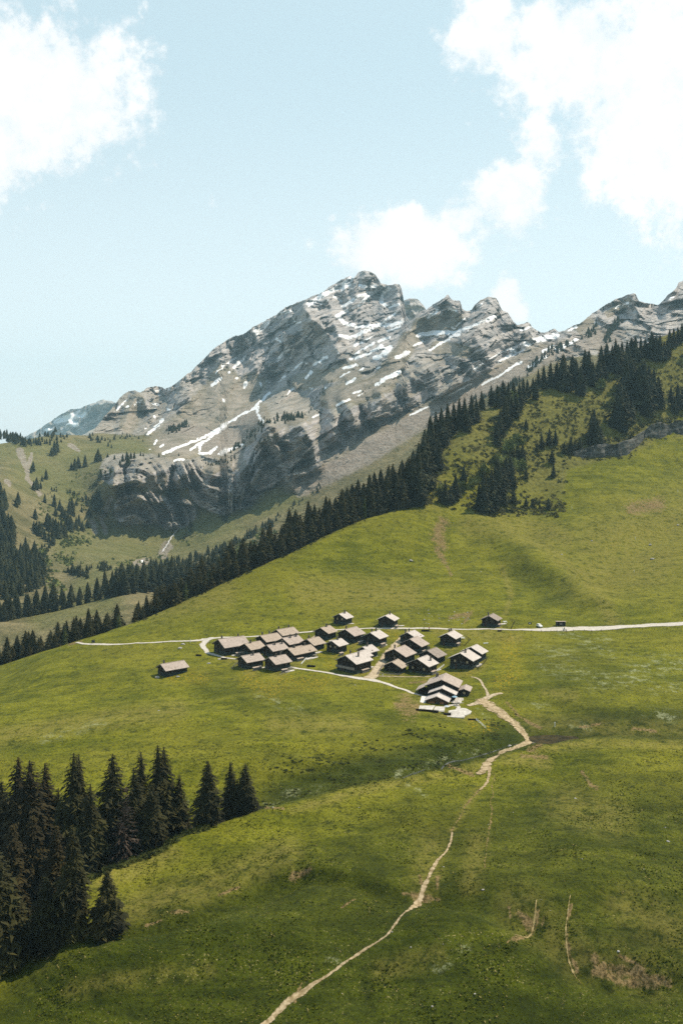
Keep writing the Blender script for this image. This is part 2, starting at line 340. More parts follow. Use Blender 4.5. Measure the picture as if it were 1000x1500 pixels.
DRY_LIT = [([(330,963),(345,967)],7), ([(362,984),(372,985)],5), ([(402,988),(416,985)],6), ([(430,973),(452,966)],6), ([(385,964),(398,966)],5), ([(478,941),(488,938)],4), ([(505,916),(514,912)],5), ([(570,923),(585,918)],5), ([(515,946),(530,940)],5), ([(545,950),(562,946)],6), ([(490,961),(500,959)],4), ([(505,991),(522,990),(540,978)],6), ([(600,962),(615,960)],6), ([(575,990),(590,990)],6), ([(612,992),(630,990),(642,980)],7), ([(655,950),(668,948)],6), ([(712,923),(728,922)],6), ([(668,985),(690,984),(704,974)],7), ([(640,1046),(690,1050)],6), ([(600,1022),(616,1030)],8), ([(700, 1157), (684, 1178), (668, 1203), (662, 1220)], 5), ([(880, 800), (960, 770), (1000, 760)], 45), ([(720, 770), (800, 800), (870, 860), (895, 905)], 12), ([(690, 770), (760, 770), (830, 790)], 20), ([(870, 840), (960, 820)], 40), ([(450, 865), (600, 870)], 20), ([(230, 890), (330, 870)], 18), ([(800, 1014), (840, 1018)], 7),
  ([(170, 1340), (300, 1300), (420, 1250)], 20), ([(150, 1290), (250, 1250)], 14), ([(630, 1240), (620, 1300)], 20), ([(700, 1230), (690, 1300)], 14), ([(830, 1180), (900, 1200)], 25), ([(760, 1330), (850, 1400), (960, 1430)], 30), ([(920, 1330), (1000, 1370)], 30), ([(780, 1098), (870, 1088), (1000, 1090)], 7), ([(430, 1186), (520, 1160), (600, 1144), (700, 1124)], 7),  # final two strokes brighten the crest edge: sunlight put into the turf colour
  ([(0, 1080), (120, 1060), (260, 1040)], 14), ([(400, 1060), (520, 1060)], 14), ([(780, 1060), (900, 1068), (1000, 1066)], 12), ([(740, 1112), (800, 1120)], 8), ([(560, 1420), (640, 1400)], 14), ([(100, 1450), (300, 1420)], 12), ([(740, 900), (748, 870), (735, 830)], 4), ([(640, 925), (760, 935)], 6), ([(560, 660), (640, 720)], 30)]
LUSH = [([(560, 1070), (640, 1085), (700, 1080), (740, 1075)], 22), ([(400, 1110), (520, 1130), (600, 1110)], 14), ([(820, 870), (760, 835)], 22), ([(870, 955), (800, 985), (900, 990)], 24), ([(200, 1410), (400, 1400), (560, 1360)], 22), ([(700, 1370), (780, 1410), (850, 1470)], 24), ([(880, 1120), (960, 1180), (900, 1280)], 40),
  ([(600, 1180), (560, 1260), (500, 1340)], 22), ([(740, 1150), (760, 1260)], 24), ([(600, 1420), (700, 1450), (900, 1480)], 36), ([(0, 1440), (150, 1440), (300, 1480)], 24), ([(740, 1015), (900, 1035)], 12), ([(300, 1000), (450, 1030)], 18)]
WHITE = [([(860, 940), (890, 936)], 5), ([(790, 950), (840, 960)], 8), ([(800, 980), (870, 990)], 10), ([(930, 980), (1000, 975)], 16), ([(870, 1000), (950, 990)], 12), ([(960, 1005), (1000, 1010)], 10), ([(770, 1035), (800, 1035)], 4), ([(950, 1045), (990, 1050)], 8), ([(955, 1060), (970, 1052)], 6), ([(650, 1112), (668, 1106)], 6),
  ([(580, 1135), (640, 1118)], 5), ([(690, 1108), (700, 1100)], 4), ([(420, 1165), (470, 1155)], 6), ([(385, 1178), (410, 1175)], 4), ([(260, 1190), (275, 1175)], 6), ([(240, 1220), (250, 1212)], 6), ([(840, 1062), (860, 1070)], 6), ([(600, 1150), (620, 1165)], 5), ([(820, 925), (900, 960)], 6), ([(470, 1400), (500, 1412)], 4), ([(640, 1420), (680, 1390)], 6), ([(700, 1040), (716, 1052)], 4), ([(150, 1060), (60, 1085)], 6), ([(380, 1020), (440, 1040)], 6)]
YELLOW = [([(365, 995), (400, 1010)], 14), ([(480, 972), (500, 975)], 6), ([(530, 985), (545, 978)], 5), ([(290, 938), (300, 942)], 4), ([(745, 945), (750, 985), (735, 1000)], 14), ([(690, 1058), (720, 1065)], 8), ([(570, 930), (590, 935)], 6), ([(410, 1000), (470, 1000)], 12), ([(640, 990), (690, 985)], 3), ([(470, 955), (520, 960)], 8), ([(250, 990), (300, 995)], 8)]

def build_meadow():
    us = np.arange(-330, 1332, 2.0); ys = np.linspace(1 / math.sqrt(128), 1 / math.sqrt(1290), 860) ** -2.0
    U, Y = np.meshgrid(us, ys); X = (U - 500) / F * Y
    Z = H(X, Y)
    V = np.stack([X, Y, Z], -1).reshape(-1, 3)
    me = mesh_np('meadow', V, grid_faces(len(ys), len(us)), True)
    px = U.ravel(); py = (YH - (Z - CZ) * F / Y).ravel(); xx = X.ravel(); yy = Y.ravel()
    wob = 6.0 * sstep(1100 - 0 * py, 0, 1)
    k = np.clip(130.0 / yy, 0.2, 0.75)
    qx = px + 9 * fbm(xx / 9, yy / 9, 3, 61) * k; qy = py + 6 * fbm(xx / 9, yy / 9, 3, 62) * k
    def acc(lst, soft):
        m = np.zeros(px.shape)
        for pts, w in lst: m = np.maximum(m, stroke(qx, qy, pts, w, soft))
        return m
    fattr(me, 'earth', acc(EARTH, 1.0)); fattr(me, 'dry_lit', acc(DRY_LIT, 0.95)); near = np.interp(qx, [0, 130, 200, 300, 380, 520, 600, 700, 800, 870, 1000], [1393, 1283, 1253, 1208, 1188, 1152, 1136, 1116, 1092, 1082, 1084])
    near_shade = sstep(qy - near, 6, 120) * (0.80 + 0.22 * fbm(xx / 26, yy / 14, 4, 66)) + .25 * sstep(qy, 1250, 1500)  # shade put into the turf colour, deepening down the near slope
    bank_shade = sstep(near - qy, -4, 3) * (1 - sstep(near - qy, 26, 66)) * sstep(qx, 330, 420) * (1 - sstep(qx, 1500, 1600)) * 1.0  # gully bank: dark growth plus shade put into the turf colour
    fattr(me, 'lush_shade', np.clip(np.maximum(np.maximum(.42 * acc(LUSH, 0.95), near_shade), bank_shade), 0, 1)); fattr(me, 'white', acc(WHITE, 0.9)); fattr(me, 'yellow', acc(YELLOW, 0.9))
    sh = sstep(yy, 690, 770) * sstep(qx, 600, 660) * (1 - sstep(stroke(qx, qy, [(960, 655), (1020, 590)], 10, .9), 0.2, 1)) * sstep(py, 380, 400)
    sh = np.maximum(sh * (1 - sstep(py - np.interp(px, [600, 640, 680, 760, 820, 830, 1000], [735, 745, 755, 757, 752, 690, 640]), -6, 4)), 0)
    fattr(me, 'scrub', sh)
    return me
def mat_meadow():
    m = bpy.data.materials.new('alpine_turf'); m.use_nodes = True; t = NT(m.node_tree); t.n.clear()
    out = t.add('ShaderNodeOutputMaterial'); bs = t.add('ShaderNodeBsdfPrincipled'); t.link(bs.outputs[0], out.inputs[0])
    P = t.add('ShaderNodeTexCoord').outputs['Object']
    P2 = t.vmath('MULTIPLY', P, (1, 1, 0.5)).outputs[0]
    big = t.noise(P2, 0.012, 4, 0.6); mid = t.math('ADD', t.math('MULTIPLY', t.noise(t.vmath('MULTIPLY', P, (0.30, 0.9, 1.6)).outputs[0], 0.16, 5, 0.68, 0.4), 0.6), t.math('MULTIPLY', t.noise(P2, 0.05, 4, 0.6, 0.6), 0.4)); sm = t.noise(P2, 0.30, 6, 0.74, 0.4); fine = t.noise(P2, 1.3, 4, 0.8); spk = t.noise(P2, 2.2, 2, 0.6)
    c = t.mix(t.ramp(mid, 0.36, 0.64), (0.070, 0.080, 0.003), (0.168, 0.164, 0.008))
    c = t.mix(t.ramp(big, 0.42, 0.66, 0, 0.5), c, (0.178, 0.158, 0.014))
    lush_shade = t.attr('lush_shade'); dry_lit = t.math('MULTIPLY', t.attr('dry_lit'), t.math('SUBTRACT', 1.0, t.math('MULTIPLY', lush_shade, 0.35)))
    c = t.mix(t.math('MULTIPLY', lush_shade, 0.85), c, t.mix(t.ramp(mid, 0.38, 0.64), (0.010, 0.019, 0.001), (0.038, 0.053, 0.0025)))
    c = t.mix(t.math('MULTIPLY', t.math('MULTIPLY', dry_lit, t.ramp(sm, 0.32, 0.62)), 0.75), c, (0.185, 0.155, 0.034))
    # tufts: dark gaps and straw-coloured tips
    c = t.mix(t.ramp(sm, 0.50, 0.34, 0, 0.75), c, (0.022, 0.029, 0.003))
    c = t.mix(t.ramp(fine, 0.52, 0.34, 0, 0.85), c, (0.012, 0.015, 0.002))
    c = t.mix(t.math('MULTIPLY', t.ramp(fine, 0.56, 0.72, 0, 0.62), t.math('SUBTRACT', 1.0, t.math('MULTIPLY', lush_shade, 0.78))), c, (0.23, 0.205, 0.020))
    straw = t.math('MULTIPLY', t.ramp(spk, 0.62, 0.69), t.ramp(mid, 0.46, 0.62))
    c = t.mix(t.math('MULTIPLY', straw, 0.7), c, (0.33, 0.27, 0.11))
    # scrub slope: dull, brownish green
    c = t.mix(t.math('MULTIPLY', t.attr('scrub'), 0.8), c, t.mix(t.ramp(sm, 0.35, 0.65), (0.055, 0.052, 0.012), (0.155, 0.14, 0.035)))
    # flowers
    fl = t.noise(P2, 1.15, 3, 0.7); yl = t.math('MULTIPLY', t.attr('yellow'), t.ramp(fl, 0.54, 0.62))
    c = t.mix(t.math('MULTIPLY', yl, 0.85), c, (0.34, 0.22, 0.008))
    wf = t.math('MULTIPLY', t.attr('white'), t.ramp(t.math('ADD', t.noise(P2, 1.7, 4, 0.8), t.math('MULTIPLY', t.math('SUBTRACT', t.noise(P2, 0.25, 3, .6), .5), .9)), 0.54, 0.68))
    c = t.mix(t.math('MULTIPLY', wf, 0.75), c, (0.26, 0.27, 0.15))
    # bare earth and stony wear
    ea = t.math('MULTIPLY', t.attr('earth'), 1.0); en = t.math('MULTIPLY', t.ramp(t.math('ADD', ea, t.math('ADD', t.math('MULTIPLY', t.math('SUBTRACT', sm, 0.5), 2.6), t.math('MULTIPLY', t.math('SUBTRACT', fine, 0.5), 1.6))), 0.55, 1.05), 0.8)
    ecol = t.mix(t.ramp(fine, 0.35, 0.65), (0.045, 0.027, 0.011), (0.27, 0.18, 0.085))
    c = t.mix(en, c, ecol)
    t.link(c, bs.inputs['Base Color']); bs.inputs['Roughness'].default_value = 1.0; bs.inputs['Specular IOR Level'].default_value = 0.12
    b1 = t.add('ShaderNodeBump'); b1.inputs['Strength'].default_value = 0.9; b1.inputs['Distance'].default_value = 0.55; t.link(sm, b1.inputs['Height'])
    b2 = t.add('ShaderNodeBump'); b2.inputs['Strength'].default_value = 0.9; b2.inputs['Distance'].default_value = 0.22; t.link(fine, b2.inputs['Height']); t.link(b1.outputs[0], b2.inputs['Normal'])
    t.link(b2.outputs[0], bs.inputs['Normal'])
    return m
M_TURF = mat_meadow()
struct(link('meadow', build_meadow(), M_TURF), 'green alpine meadow rolling down past the hamlet')

# ------------------------------------------------------------------ FAR TERRAIN: bowl, cliffs and mountain (thin-plate distance field + relief)
CTRL = [(-350,1010,690),(0,1000,690),(150,1000,690),(300,960,750),(500,860,900),(640,770,1050),(800,640,1200),(1000,560,1300),(1350,470,1400),
 (-350,930,760),(0,935,740),(100,905,790),(190,875,830),(-350,905,820),(0,911,800),(100,893,840),(190,872,860),(300,860,900),
 (-350,860,1050),(0,868,1050),(100,853,1150),(200,838,1200),(300,826,1250),(400,800,1300),
 (-350,760,1350),(0,780,1300),(0,700,1500),(100,800,1350),(180,800,1450),(230,812,1450),(300,790,1450),(100,740,1550),(60,700,1650),(150,762,1600),(270,768,1620),(200,768,1600),(340,740,1600),(400,717,1600),(450,697,1620),(520,652,1650),(560,627,1680),(640,587,1750),(700,557,1800),(800,507,1900),(900,475,2000),(1000,440,2000),
 (160,690,1622),(200,677,1645),(260,677,1668),(330,672,1690),(250,715,1628),(310,715,1648),
 (-350,650,1850),(0,650,1900),(60,641,1950),(150,640,2000),(240,652,1980),(300,655,1930),(300,667,1800),(240,636,2150),(340,612,2250),(372,600,2300),(350,640,2080),
 (388,628,1650),(355,690,1638),(400,655,1632),(440,628,1650),(420,690,1612),(480,640,1660),(500,600,1712),(390,616,1720),(440,612,1740),
 (150,640,2300),(200,625,2400),(250,600,2480),(300,600,2450),(400,590,2250),(450,598,2130),(500,575,1880),(560,606,1738),(560,562,1772),(620,574,1772),(620,542,1805),(700,545,1848),(700,503,1890),(770,515,1900),(770,488,1960),
 (180,585,2600),(220,570,2680),(300,535,2700),(400,460,2820),(535,398,2900),(470,480,2600),(530,450,2720),(585,420,2800),(540,520,2230),(600,470,2350),(655,435,2350),(620,500,2180),(720,437,2270),(700,480,2080),(760,465,2150),(800,487,2150),(850,470,2150),(925,432,2200),(1000,415,2150),(960,460,2060),(1150,400,2150),(1350,330,2150)]
def _tps():
    P = np.array(CTRL, float); p = P[:, :2] / 300.0; n = len(p)
    # log distance; 'lam' lets the surface relax a little
    d = np.linalg.norm(p[:, None] - p[None], axis=-1)
    K = d * d * np.log(d + 1e-9) + np.eye(n) * 0.004
    A = np.zeros((n + 3, n + 3)); A[:n, :n] = K; A[:n, n] = 1; A[:n, n + 1:] = p; A[n, :n] = 1; A[n + 1:, :n] = p.T
    w = np.linalg.solve(A, np.concatenate([np.log(P[:, 2]), [0, 0, 0]]))
    return p, w
TP, TW = _tps()
def far_depth(px, py):
    x = px / 300.0; y = py / 300.0; s = TW[-3] + TW[-2] * x + TW[-1] * y
    for i in range(len(TP)):
        r2 = (x - TP[i, 0]) ** 2 + (y - TP[i, 1]) ** 2
        s = s + TW[i] * 0.5 * r2 * np.log(r2 + 1e-12)
    return np.exp(np.clip(s, 6.3, 8.1))
# crests (towards the viewer, +) and gullies (-): polyline, metres, half width px
SPURS = [([(452,452),(466,470),(482,492),(492,512)],75,24),([(454,454),(444,492),(428,488)],35,12),([(478,440),(488,470),(500,492)],50,16),([(535,400),(522,430),(518,450)],45,16),([(582,418),(586,450),(592,480)],40,16),
 ([(378,536),(346,556),(314,586)],60,30),([(425,500),(400,520),(378,536)],45,24),([(330,520),(322,545)],35,14),([(276,582),(250,598),(246,615)],55,26),([(232,565),(248,590),(240,615)],-45,14),([(200,580),(185,610),(176,632)],35,13),([(212,582),(222,612),(210,632)],40,13),
 ([(645,442),(612,470),(590,500),(570,527)],85,28),([(598,445),(592,475),(570,500)],-60,16),([(655,436),(668,455),(676,470)],25,12),([(722,437),(706,465),(690,492),(676,520)],60,26),([(688,460),(672,482),(650,500)],-45,14),([(742,468),(722,500),(700,530)],40,18),
 ([(790,487),(760,512),(720,540)],-30,12),([(925,432),(935,455),(948,478)],55,20),([(905,470),(880,500)],-35,18),([(985,425),(975,450),(970,480)],45,18),([(955,445),(940,470)],-40,12),([(850,470),(820,500),(790,530)],25,14),
 ([(395,625),(372,655),(352,690),(338,724)],70,26),([(392,640),(405,660),(420,690),(428,712)],30,9),([(440,622),(455,650),(462,680)],40,16),([(412,655),(416,690)],-30,10),([(483,605),(490,640)],45,16),([(500,590),(520,620)],30,14),([(470,600),(462,640)],-35,12),([(560,575),(550,610)],30,14),([(530,600),(545,630)],-25,10),([(590,560),(600,590)],25,12),
 ([(254,690),(254,720),(262,745),(268,765)],-40,10),([(172,690),(165,715),(172,745)],28,7),([(185,690),(188,730)],-22,6),([(205,688),(200,712)],16,8),([(222,735),(228,762)],18,7),([(240,735),(255,765)],30,9),([(310,690),(300,715),(320,735)],25,12),([(285,715),(300,740)],-22,10),([(352,722),(335,742),(330,752)],25,9),
([(420,560),(405,585)],40,18),([(440,575),(430,600)],-25,10),([(480,560),(470,585)],30,14),([(350,500),(345,530)],-30,12),([(372,480),(380,510)],30,12)]
ROCKY = [([(170,690),(230,690),(330,690)],24,1),([(190,745),(230,745),(262,750)],22,1),([(300,720),(330,735)],22,1),([(395,640),(360,690),(345,715)],34,1),([(440,640),(440,680)],36,1),([(490,610),(480,650)],34,1),([(540,590),(520,620)],26,1),([(600,560),(640,545)],22,1)]
SNOW = [([(514,408),(490,424),(470,434),(452,446)],4.2),([(512,416),(500,424)],3),([(528,418),(538,422),(548,419)],3.6),([(538,429),(520,437),(502,449)],2.8),([(552,426),(538,434),(528,446),(508,455),(494,462)],2.6),([(494,462),(506,474),(524,478),(544,478),(558,476)],3.6),([(548,478),(528,489),(512,495),(498,492)],3.4),
 ([(570,422),(560,432),(558,442),(566,449),(584,446)],2.8),([(580,457),(566,468),(560,476)],2.2),([(562,476),(574,476),(589,471)],3.2),([(567,486),(586,478)],2),([(520,506),(544,495)],2.6),([(554,500),(570,494)],2.2),([(512,527),(528,514),(548,502)],1.8),([(520,525),(540,518),(558,507)],2.2),([(572,508),(560,520),(550,524)],4.2),([(558,506),(566,512)],2.4),([(580,524),(598,516)],3),([(412,459),(426,455)],2.4),([(426,462),(434,474),(441,472)],1.4),
 ([(406,528),(414,518),(424,512)],2.8),([(430,512),(426,524)],2),([(406,496),(409,500)],2.8),([(488,434),(498,440)],2.2),([(480,440),(476,446)],1.8),([(470,446),(464,452)],1.6),([(392,472),(380,484),(370,494)],4.2),([(374,482),(366,490),(356,497)],2.6),([(358,503),(344,513)],2),([(346,524),(332,533)],2),([(360,522),(350,532),(342,538)],2),([(328,536),(316,546)],1.4),([(324,554),(312,564)],2.8),([(336,545)],2.6),([(348,554)],2.6),([(398,548),(409,543)],3.4),([(442,530),(428,543)],1.6),([(418,552),(408,559)],1.6),([(450,533)],2.8),([(478,523),(460,534)],2.4),([(456,544),(448,553)],2.4),([(361,561),(358,566)],3.8),([(382,561),(383,565)],2),([(395,560)],1.6),([(430,569),(421,577)],1.5),([(328,586)],3),([(394,576),(384,586),(374,594)],2.4),([(375,594),(378,608),(385,620)],2.6),([(376,596)],5),([(457,569)],2),([(474,524)],2.2),
 ([(374,596),(355,607),(330,622),(300,640),(270,652),(238,664)],2.1),([(330,624),(305,643),(290,652),(280,658)],2.0),([(294,652),(292,664),(306,664),(318,655)],2.6),([(322,664),(345,655),(354,652)],2.8),([(256,674),(268,673)],2),([(248,568),(226,574)],1.8),([(234,577)],2.4),([(184,587),(171,600)],1.7),([(187,595)],2.6),([(208,586),(197,593)],1.5),([(224,591),(234,593)],2),([(228,598)],1.6),([(227,611)],2.6),([(238,615),(230,624),(216,637)],2.6),([(246,600)],2.8),([(213,628)],1.4),([(230,645),(227,651)],1.8),([(240,651),(234,655)],1.8),([(220,658)],1.4),([(245,664),(262,655),(285,645)],1.2),
 ([(628,465),(640,454)],2.8),([(658,453),(666,455)],2.4),([(613,491),(626,488),(652,487),(663,488)],4.4),([(663,488),(696,476),(722,463)],2.6),([(663,482),(680,467)],1.4),([(661,479)],2.6),([(657,497),(644,503),(629,513)],2.2),([(659,493),(674,489)],2.6),([(606,506),(618,501)],1.8),([(580,524),(597,518)],2.6),([(714,471),(727,462)],1.8),([(688,458),(710,441)],1.2),([(685,485)],1.4),([(750,513),(765,506),(779,500),(800,494),(815,491)],5),([(740,523),(766,512)],2.4),([(795,514),(811,507)],2.6),([(813,513),(828,506),(844,497)],3.2),([(774,538),(786,530),(800,521)],3),([(740,543),(763,530)],1.8),([(870,474),(874,472)],1.4),([(901,451),(919,443)],1.9),([(762,484),(779,478)],2),([(831,484),(844,478)],1.8),([(979,439),(984,434)],1.8),([(729,530),(754,519)],1.7),([(688,552),(694,541),(707,533)],2.2),([(712,528),(745,510)],1.2),([(705,563),(732,550),(762,530)],1.8),([(560,556),(573,552),(586,544)],3),([(551,564),(564,554),(584,544)],2.8),([(493,593),(511,585)],2.2),([(518,576),(528,572)],1.6),([(522,580),(530,577)],1.2),([(504,540),(522,534)],2.4),([(508,562),(520,554)],2.4),([(498,552),(513,544)],1.3),([(528,542),(532,540)],1.8),([(544,543),(558,536)],1.8),([(454,568)],2.2),([(493,529)],2),([(477,568)],1.8),([(496,517)],1.4),([(468,606),(458,612)],1.2),([(600,608),(625,596)],1.8),([(655,580),(690,562)],1.3),([(208,823)],2.6)]
TAN = [([(330,560),(300,600),(250,650),(330,640),(370,610)],26),([(370,560),(340,590)],20),([(480,585),(520,575),(560,560)],16),([(440,610),(430,615)],8),([(480,690),(560,640),(640,596),(720,556),(800,515)],14),([(430,710),(500,680)],10),([(620,480),(660,470)],18),([(600,500),(560,560),(520,580)],16),([(640,510),(680,515)],10),([(860,480),(880,500)],16),([(200,590),(190,620)],16),([(320,650),(360,630)],20),([(240,700),(220,710)],9),([(300,690),(330,680)],8),([(920,440),(890,460)],6),([(440,560),(480,550),(520,545)],14)]
SCREE = [([(30,660),(40,690)],5),([(45,665),(40,700),(60,725)],3),([(162,730),(150,760),(155,780)],4),([(104,652),(116,660)],3),([(235,700),(225,715)],8),([(480,695),(520,670),(560,648)],5),([(245,800),(240,812)],8),([(200,825),(215,822)],6),([(135,765),(140,780)],4),([(10,705),(15,710)],4),([(250,625),(330,640)],8),([(362,618),(340,642),(310,652)],20),([(440,714),(520,676),(600,626),(700,570),(800,520),(900,490)],15)]
LAKEFALL = [(262,696),(256,702),(252,712),(254,725),(255,738),(260,748),(268,760),(269,767),(260,776),(252,786),(246,796),(238,808)]
GREEN = [([(140,660),(180,650),(210,660)],12),([(260,660),(300,665)],8),([(40,690),(90,700),(100,720)],30),([(100,790),(150,810),(250,790),(330,770)],30),([(120,860),(160,820)],14),([(60,900),(160,880)],20),([(430,730),(360,750)],16),([(500,600),(520,590)],10),([(0,660),(60,660),(130,670)],20)]
def sky_curve(x):
    k = [(-350,800),(60,760),(118,660),(140,628),(152,612),(164,598),(180,578),(190,573),(198,572),(206,575),(214,569),(224,566),(232,565),(241,569),(252,566),(266,555),(280,544),(296,528),(312,512),(328,500),(345,492),(356,490),(372,478),(388,470),(403,462),(418,450),(436,442),(452,437),(468,430),(484,419),(500,410),(511,405),(518,407),(525,399),(533,396.5),(542,398),(549,402),(554,408),(557,415),(566,417),(574,418),(580,415.5),(586,418),(589,428),(591,440),(594,462),(600,472),(606,466),(614,457),(626,452),(638,444),(650,436),(655.5,431),(660,438),(668,440),(674,441),(676,452),(684,456),(690,454),(696,446),(704,439),(716,435),(724,435.5),(729,441),(734,454),(744,459),(750,469),(756,476),(764,474),(773,471),(780,479),(792,488),(802,485),(812,480),(817,487),(828,483),(840,476),(848,475),(862,463),(880,450),(896,441),(912,434),(924,430),(930,430),(935,441),(946,444),(956,445),(964,447),(976,433),(990,422),(993,414),(1000,411),(1020,405),(1060,395),(1150,400),(1240,360),(1350,330)]
    return np.interp(x, [p[0] for p in k], [p[1] for p in k]) + 1.3 * fbm(x / 7.0, 0 * x, 3, 71) + 0.8 * fbm(x / 2.2, 0 * x, 2, 73)
def foot_curve(x):
    k = [(-350,652),(0,650),(14,648),(30,646),(60,640),(76,637),(100,637),(130,638),(150,637),(175,640),(200,641),(240,636),(300,637),(322,650),(329,690),(334,722),(345,735),(360,733),(400,717),(440,700),(480,684),(520,654),(560,629),(640,589),(700,559),(760,535),(850,525),(900,520),(1000,500),(1350,420)]
    return np.interp(x, [p[0] for p in k], [p[1] for p in k])
def low_curve(x):
    return np.interp(x, [-350, 150, 300, 500, 640, 800, 1000, 1350], [1010, 1005, 960, 860, 770, 640, 560, 470])
def far_point(px, py, relief=True):
    """depth with crests, ledges and fractal rock; returns Y and the share of bare rock"""
    Y = far_depth(px, py)
    X = (px - 500) / F * Y; Zr = (YH - py) * Y / F
    d = np.zeros(px.shape)
    wx = px + 6 * fbm(px / 30, py / 30, 3, 81); wy = py + 6 * fbm(px / 30, py / 30, 3, 82)
    for pts, a, w in SPURS:
        xs = [p[0] for p in pts]; ys = [p[1] for p in pts]; m = w * 1.6
        s = (px > min(xs) - m) & (px < max(xs) + m) & (py > min(ys) - m) & (py < max(ys) + m)
        if s.any():
            dd, t = seg_dist(wx[s], wy[s], pts)
            d[s] -= 2.0 * a * np.clip(1 - dd / w, 0, 1) ** 1.15 * (1 - 0.4 * t)
    foot = foot_curve(px)
    above = sstep(foot - py, -2, 8)                       # 1 on the mountain
    alp = np.zeros(px.shape)
    for pts, w in TAN: alp = np.maximum(alp, stroke(wx, wy, pts, w, 0.6))
    rock = above.copy()
    for pts, w, a in ROCKY: rock = np.maximum(rock, stroke(wx, wy, pts, w, 0.35) * a)
    rough = rock * (1 - 0.75 * alp)
    # bedding: ledges that climb to the right on the east, dip the other way on the west shoulder
    dip = np.where(px > 300, 0.52, -0.55) * sstep(np.abs(px - 300), 0, 90)
    dip = np.where((py > 640) & (px < 345), 0.30 - 0.55 * sstep(px, 190, 300), dip)
    band = ((py > 660) & (py < 790) & (px < 340)) * 1.0
    sco = py + dip * px + 5 * fbm(px / 40, py / 40, 3, 83)
    for lam, A, sd_ in ((27, 52, 1), (11.5, 22, 2), (4.8, 9, 3)):
        ph = -sco / lam + 0.7 * fbm(px / (lam * 3), py / (lam * 3), 2, 90 + sd_); fr = ph - np.floor(ph)
        d += rough * A * (sstep(fr, 0.62, 1.0) - fr) * np.clip(0.45 + 0.5 * band + 0.9 * fbm(px / 25, py / 25, 2, 95 + sd_), 0, 1.3)
    qx = X + 40 * fbm(X / 120, Zr / 120, 2, 100)
    d += rough * (1 - .65 * band) * (-78 * (ridged(qx / 190, Zr / 420, 3, 101, 0.5) - 0.45) - 24 * (ridged(qx / 62, Zr / 130, 3, 103, 0.5) - 0.42) - 11 * (ridged(X / 24, Zr / 40, 2, 107, 0.5) - 0.4))
    sx = X * .86 + Zr * .5; sz = Zr * .86 - X * .5
    sx = np.where(px > 320, sx, X); sz = np.where(px > 320, sz, Zr)
    wsx = sx + 9 * fbm(X / 30, Zr / 30, 2, 115); wsz = sz + 6 * fbm(X / 30, Zr / 30, 2, 116)
    d += rough * (1 - .25 * band) * (54 * facets(wsx / 130, wsz / 74, 199) + 36 * facets(wsx / 66, wsz / 40, 201) + 19 * facets(wsx / 30, wsz / 18, 211) + 8 * facets(wsx / 12, wsz / 8, 221) + 3.5 * fbm(X / 6, Zr / 6, 2, 111))
    d += (1 - rough) * (5 * fbm(X / 70, Y / 70 + Zr / 40, 4, 121) + 1.6 * fbm(X / 14, Y / 14 + Zr / 9, 3, 125))
    fade = sstep(low_curve(px) - py, 0, 30)
    return np.clip(Y + d * fade, 560, None), rock, alp, d, above
def snow_mask(px, py):
    m = np.zeros(px.shape)
    qx = px + 2.6 * fbm(px / 5, py / 5, 4, 131, .65); qy = py + 2.0 * fbm(px / 5, py / 5, 4, 132, .65)
    for pts, w in SNOW: m = np.maximum(m, stroke(qx, qy, pts, w * .82, 0.4))
    m = m * (1 - .7 * sstep(fbm(px / 3.2, py / 2.0, 3, 137), .28, .5))
    return m
def masks(me, px, py, rock, alp, d):
    sn = snow_mask(px, py)
    # old snow left along the ledges high on the main peak
    led = sstep(fbm(px / 4 + py / 9, (py + 0.52 * px) / 1.6, 3, 141), 0.38, 0.5) * sstep(550 - py, 0, 70) * sstep(fbm(px / 22, py / 22, 2, 143), 0.0, 0.3) * (py < sky_curve(px) + 120) * rock
    fattr(me, 'snow', np.maximum(sn, 0.2 * led * (px > 430) * (px < 640)))
    fattr(me, 'rock', rock * (1 - 0.85 * alp)); fattr(me, 'alp', alp)
    g = np.zeros(px.shape)
    for pts, w in GREEN: g = np.maximum(g, stroke(px, py, pts, w, 0.9))
    fattr(me, 'green', g)
    s = np.zeros(px.shape); qx = px + 4 * fbm(px / 9, py / 9, 3, 151)
    for pts, w in SCREE: s = np.maximum(s, stroke(qx, py, pts, w, 0.8))
    fattr(me, 'scree', s)
    fattr(me, 'water', 0 * s)
def build_far(name, top, bot, us, rows, lip):
    U = np.repeat(us[None, :], rows, 0); t = np.linspace(0, 1, rows)[:, None]
    PY = bot(us)[None, :] + (top(us) - bot(us))[None, :] * t
    Y, rock, alp, d, _ = far_point(U, PY)
    X = (U - 500) / F * Y; Z = CZ + (YH - PY) * Y / F
    # behind the skyline the ground falls away again
    if lip:
        b = lip; Xb = (us - 500) / F * (Y[-1] + b); X = np.vstack([X, Xb]); Z = np.vstack([Z, Z[-1] - b * 0.8]); Y = np.vstack([Y, Y[-1] + b])
        PY = np.vstack([PY, PY[-1]]); U = np.vstack([U, us]); rock = np.vstack([rock, rock[-1]]); alp = np.vstack([alp, alp[-1]]); d = np.vstack([d, d[-1]])
    V = np.stack([X, Y, Z], -1).reshape(-1, 3)
    me = mesh_np(name, V, grid_faces(*U.shape), False)
    masks(me, U.ravel(), PY.ravel(), rock.ravel(), alp.ravel(), d.ravel())
    return me
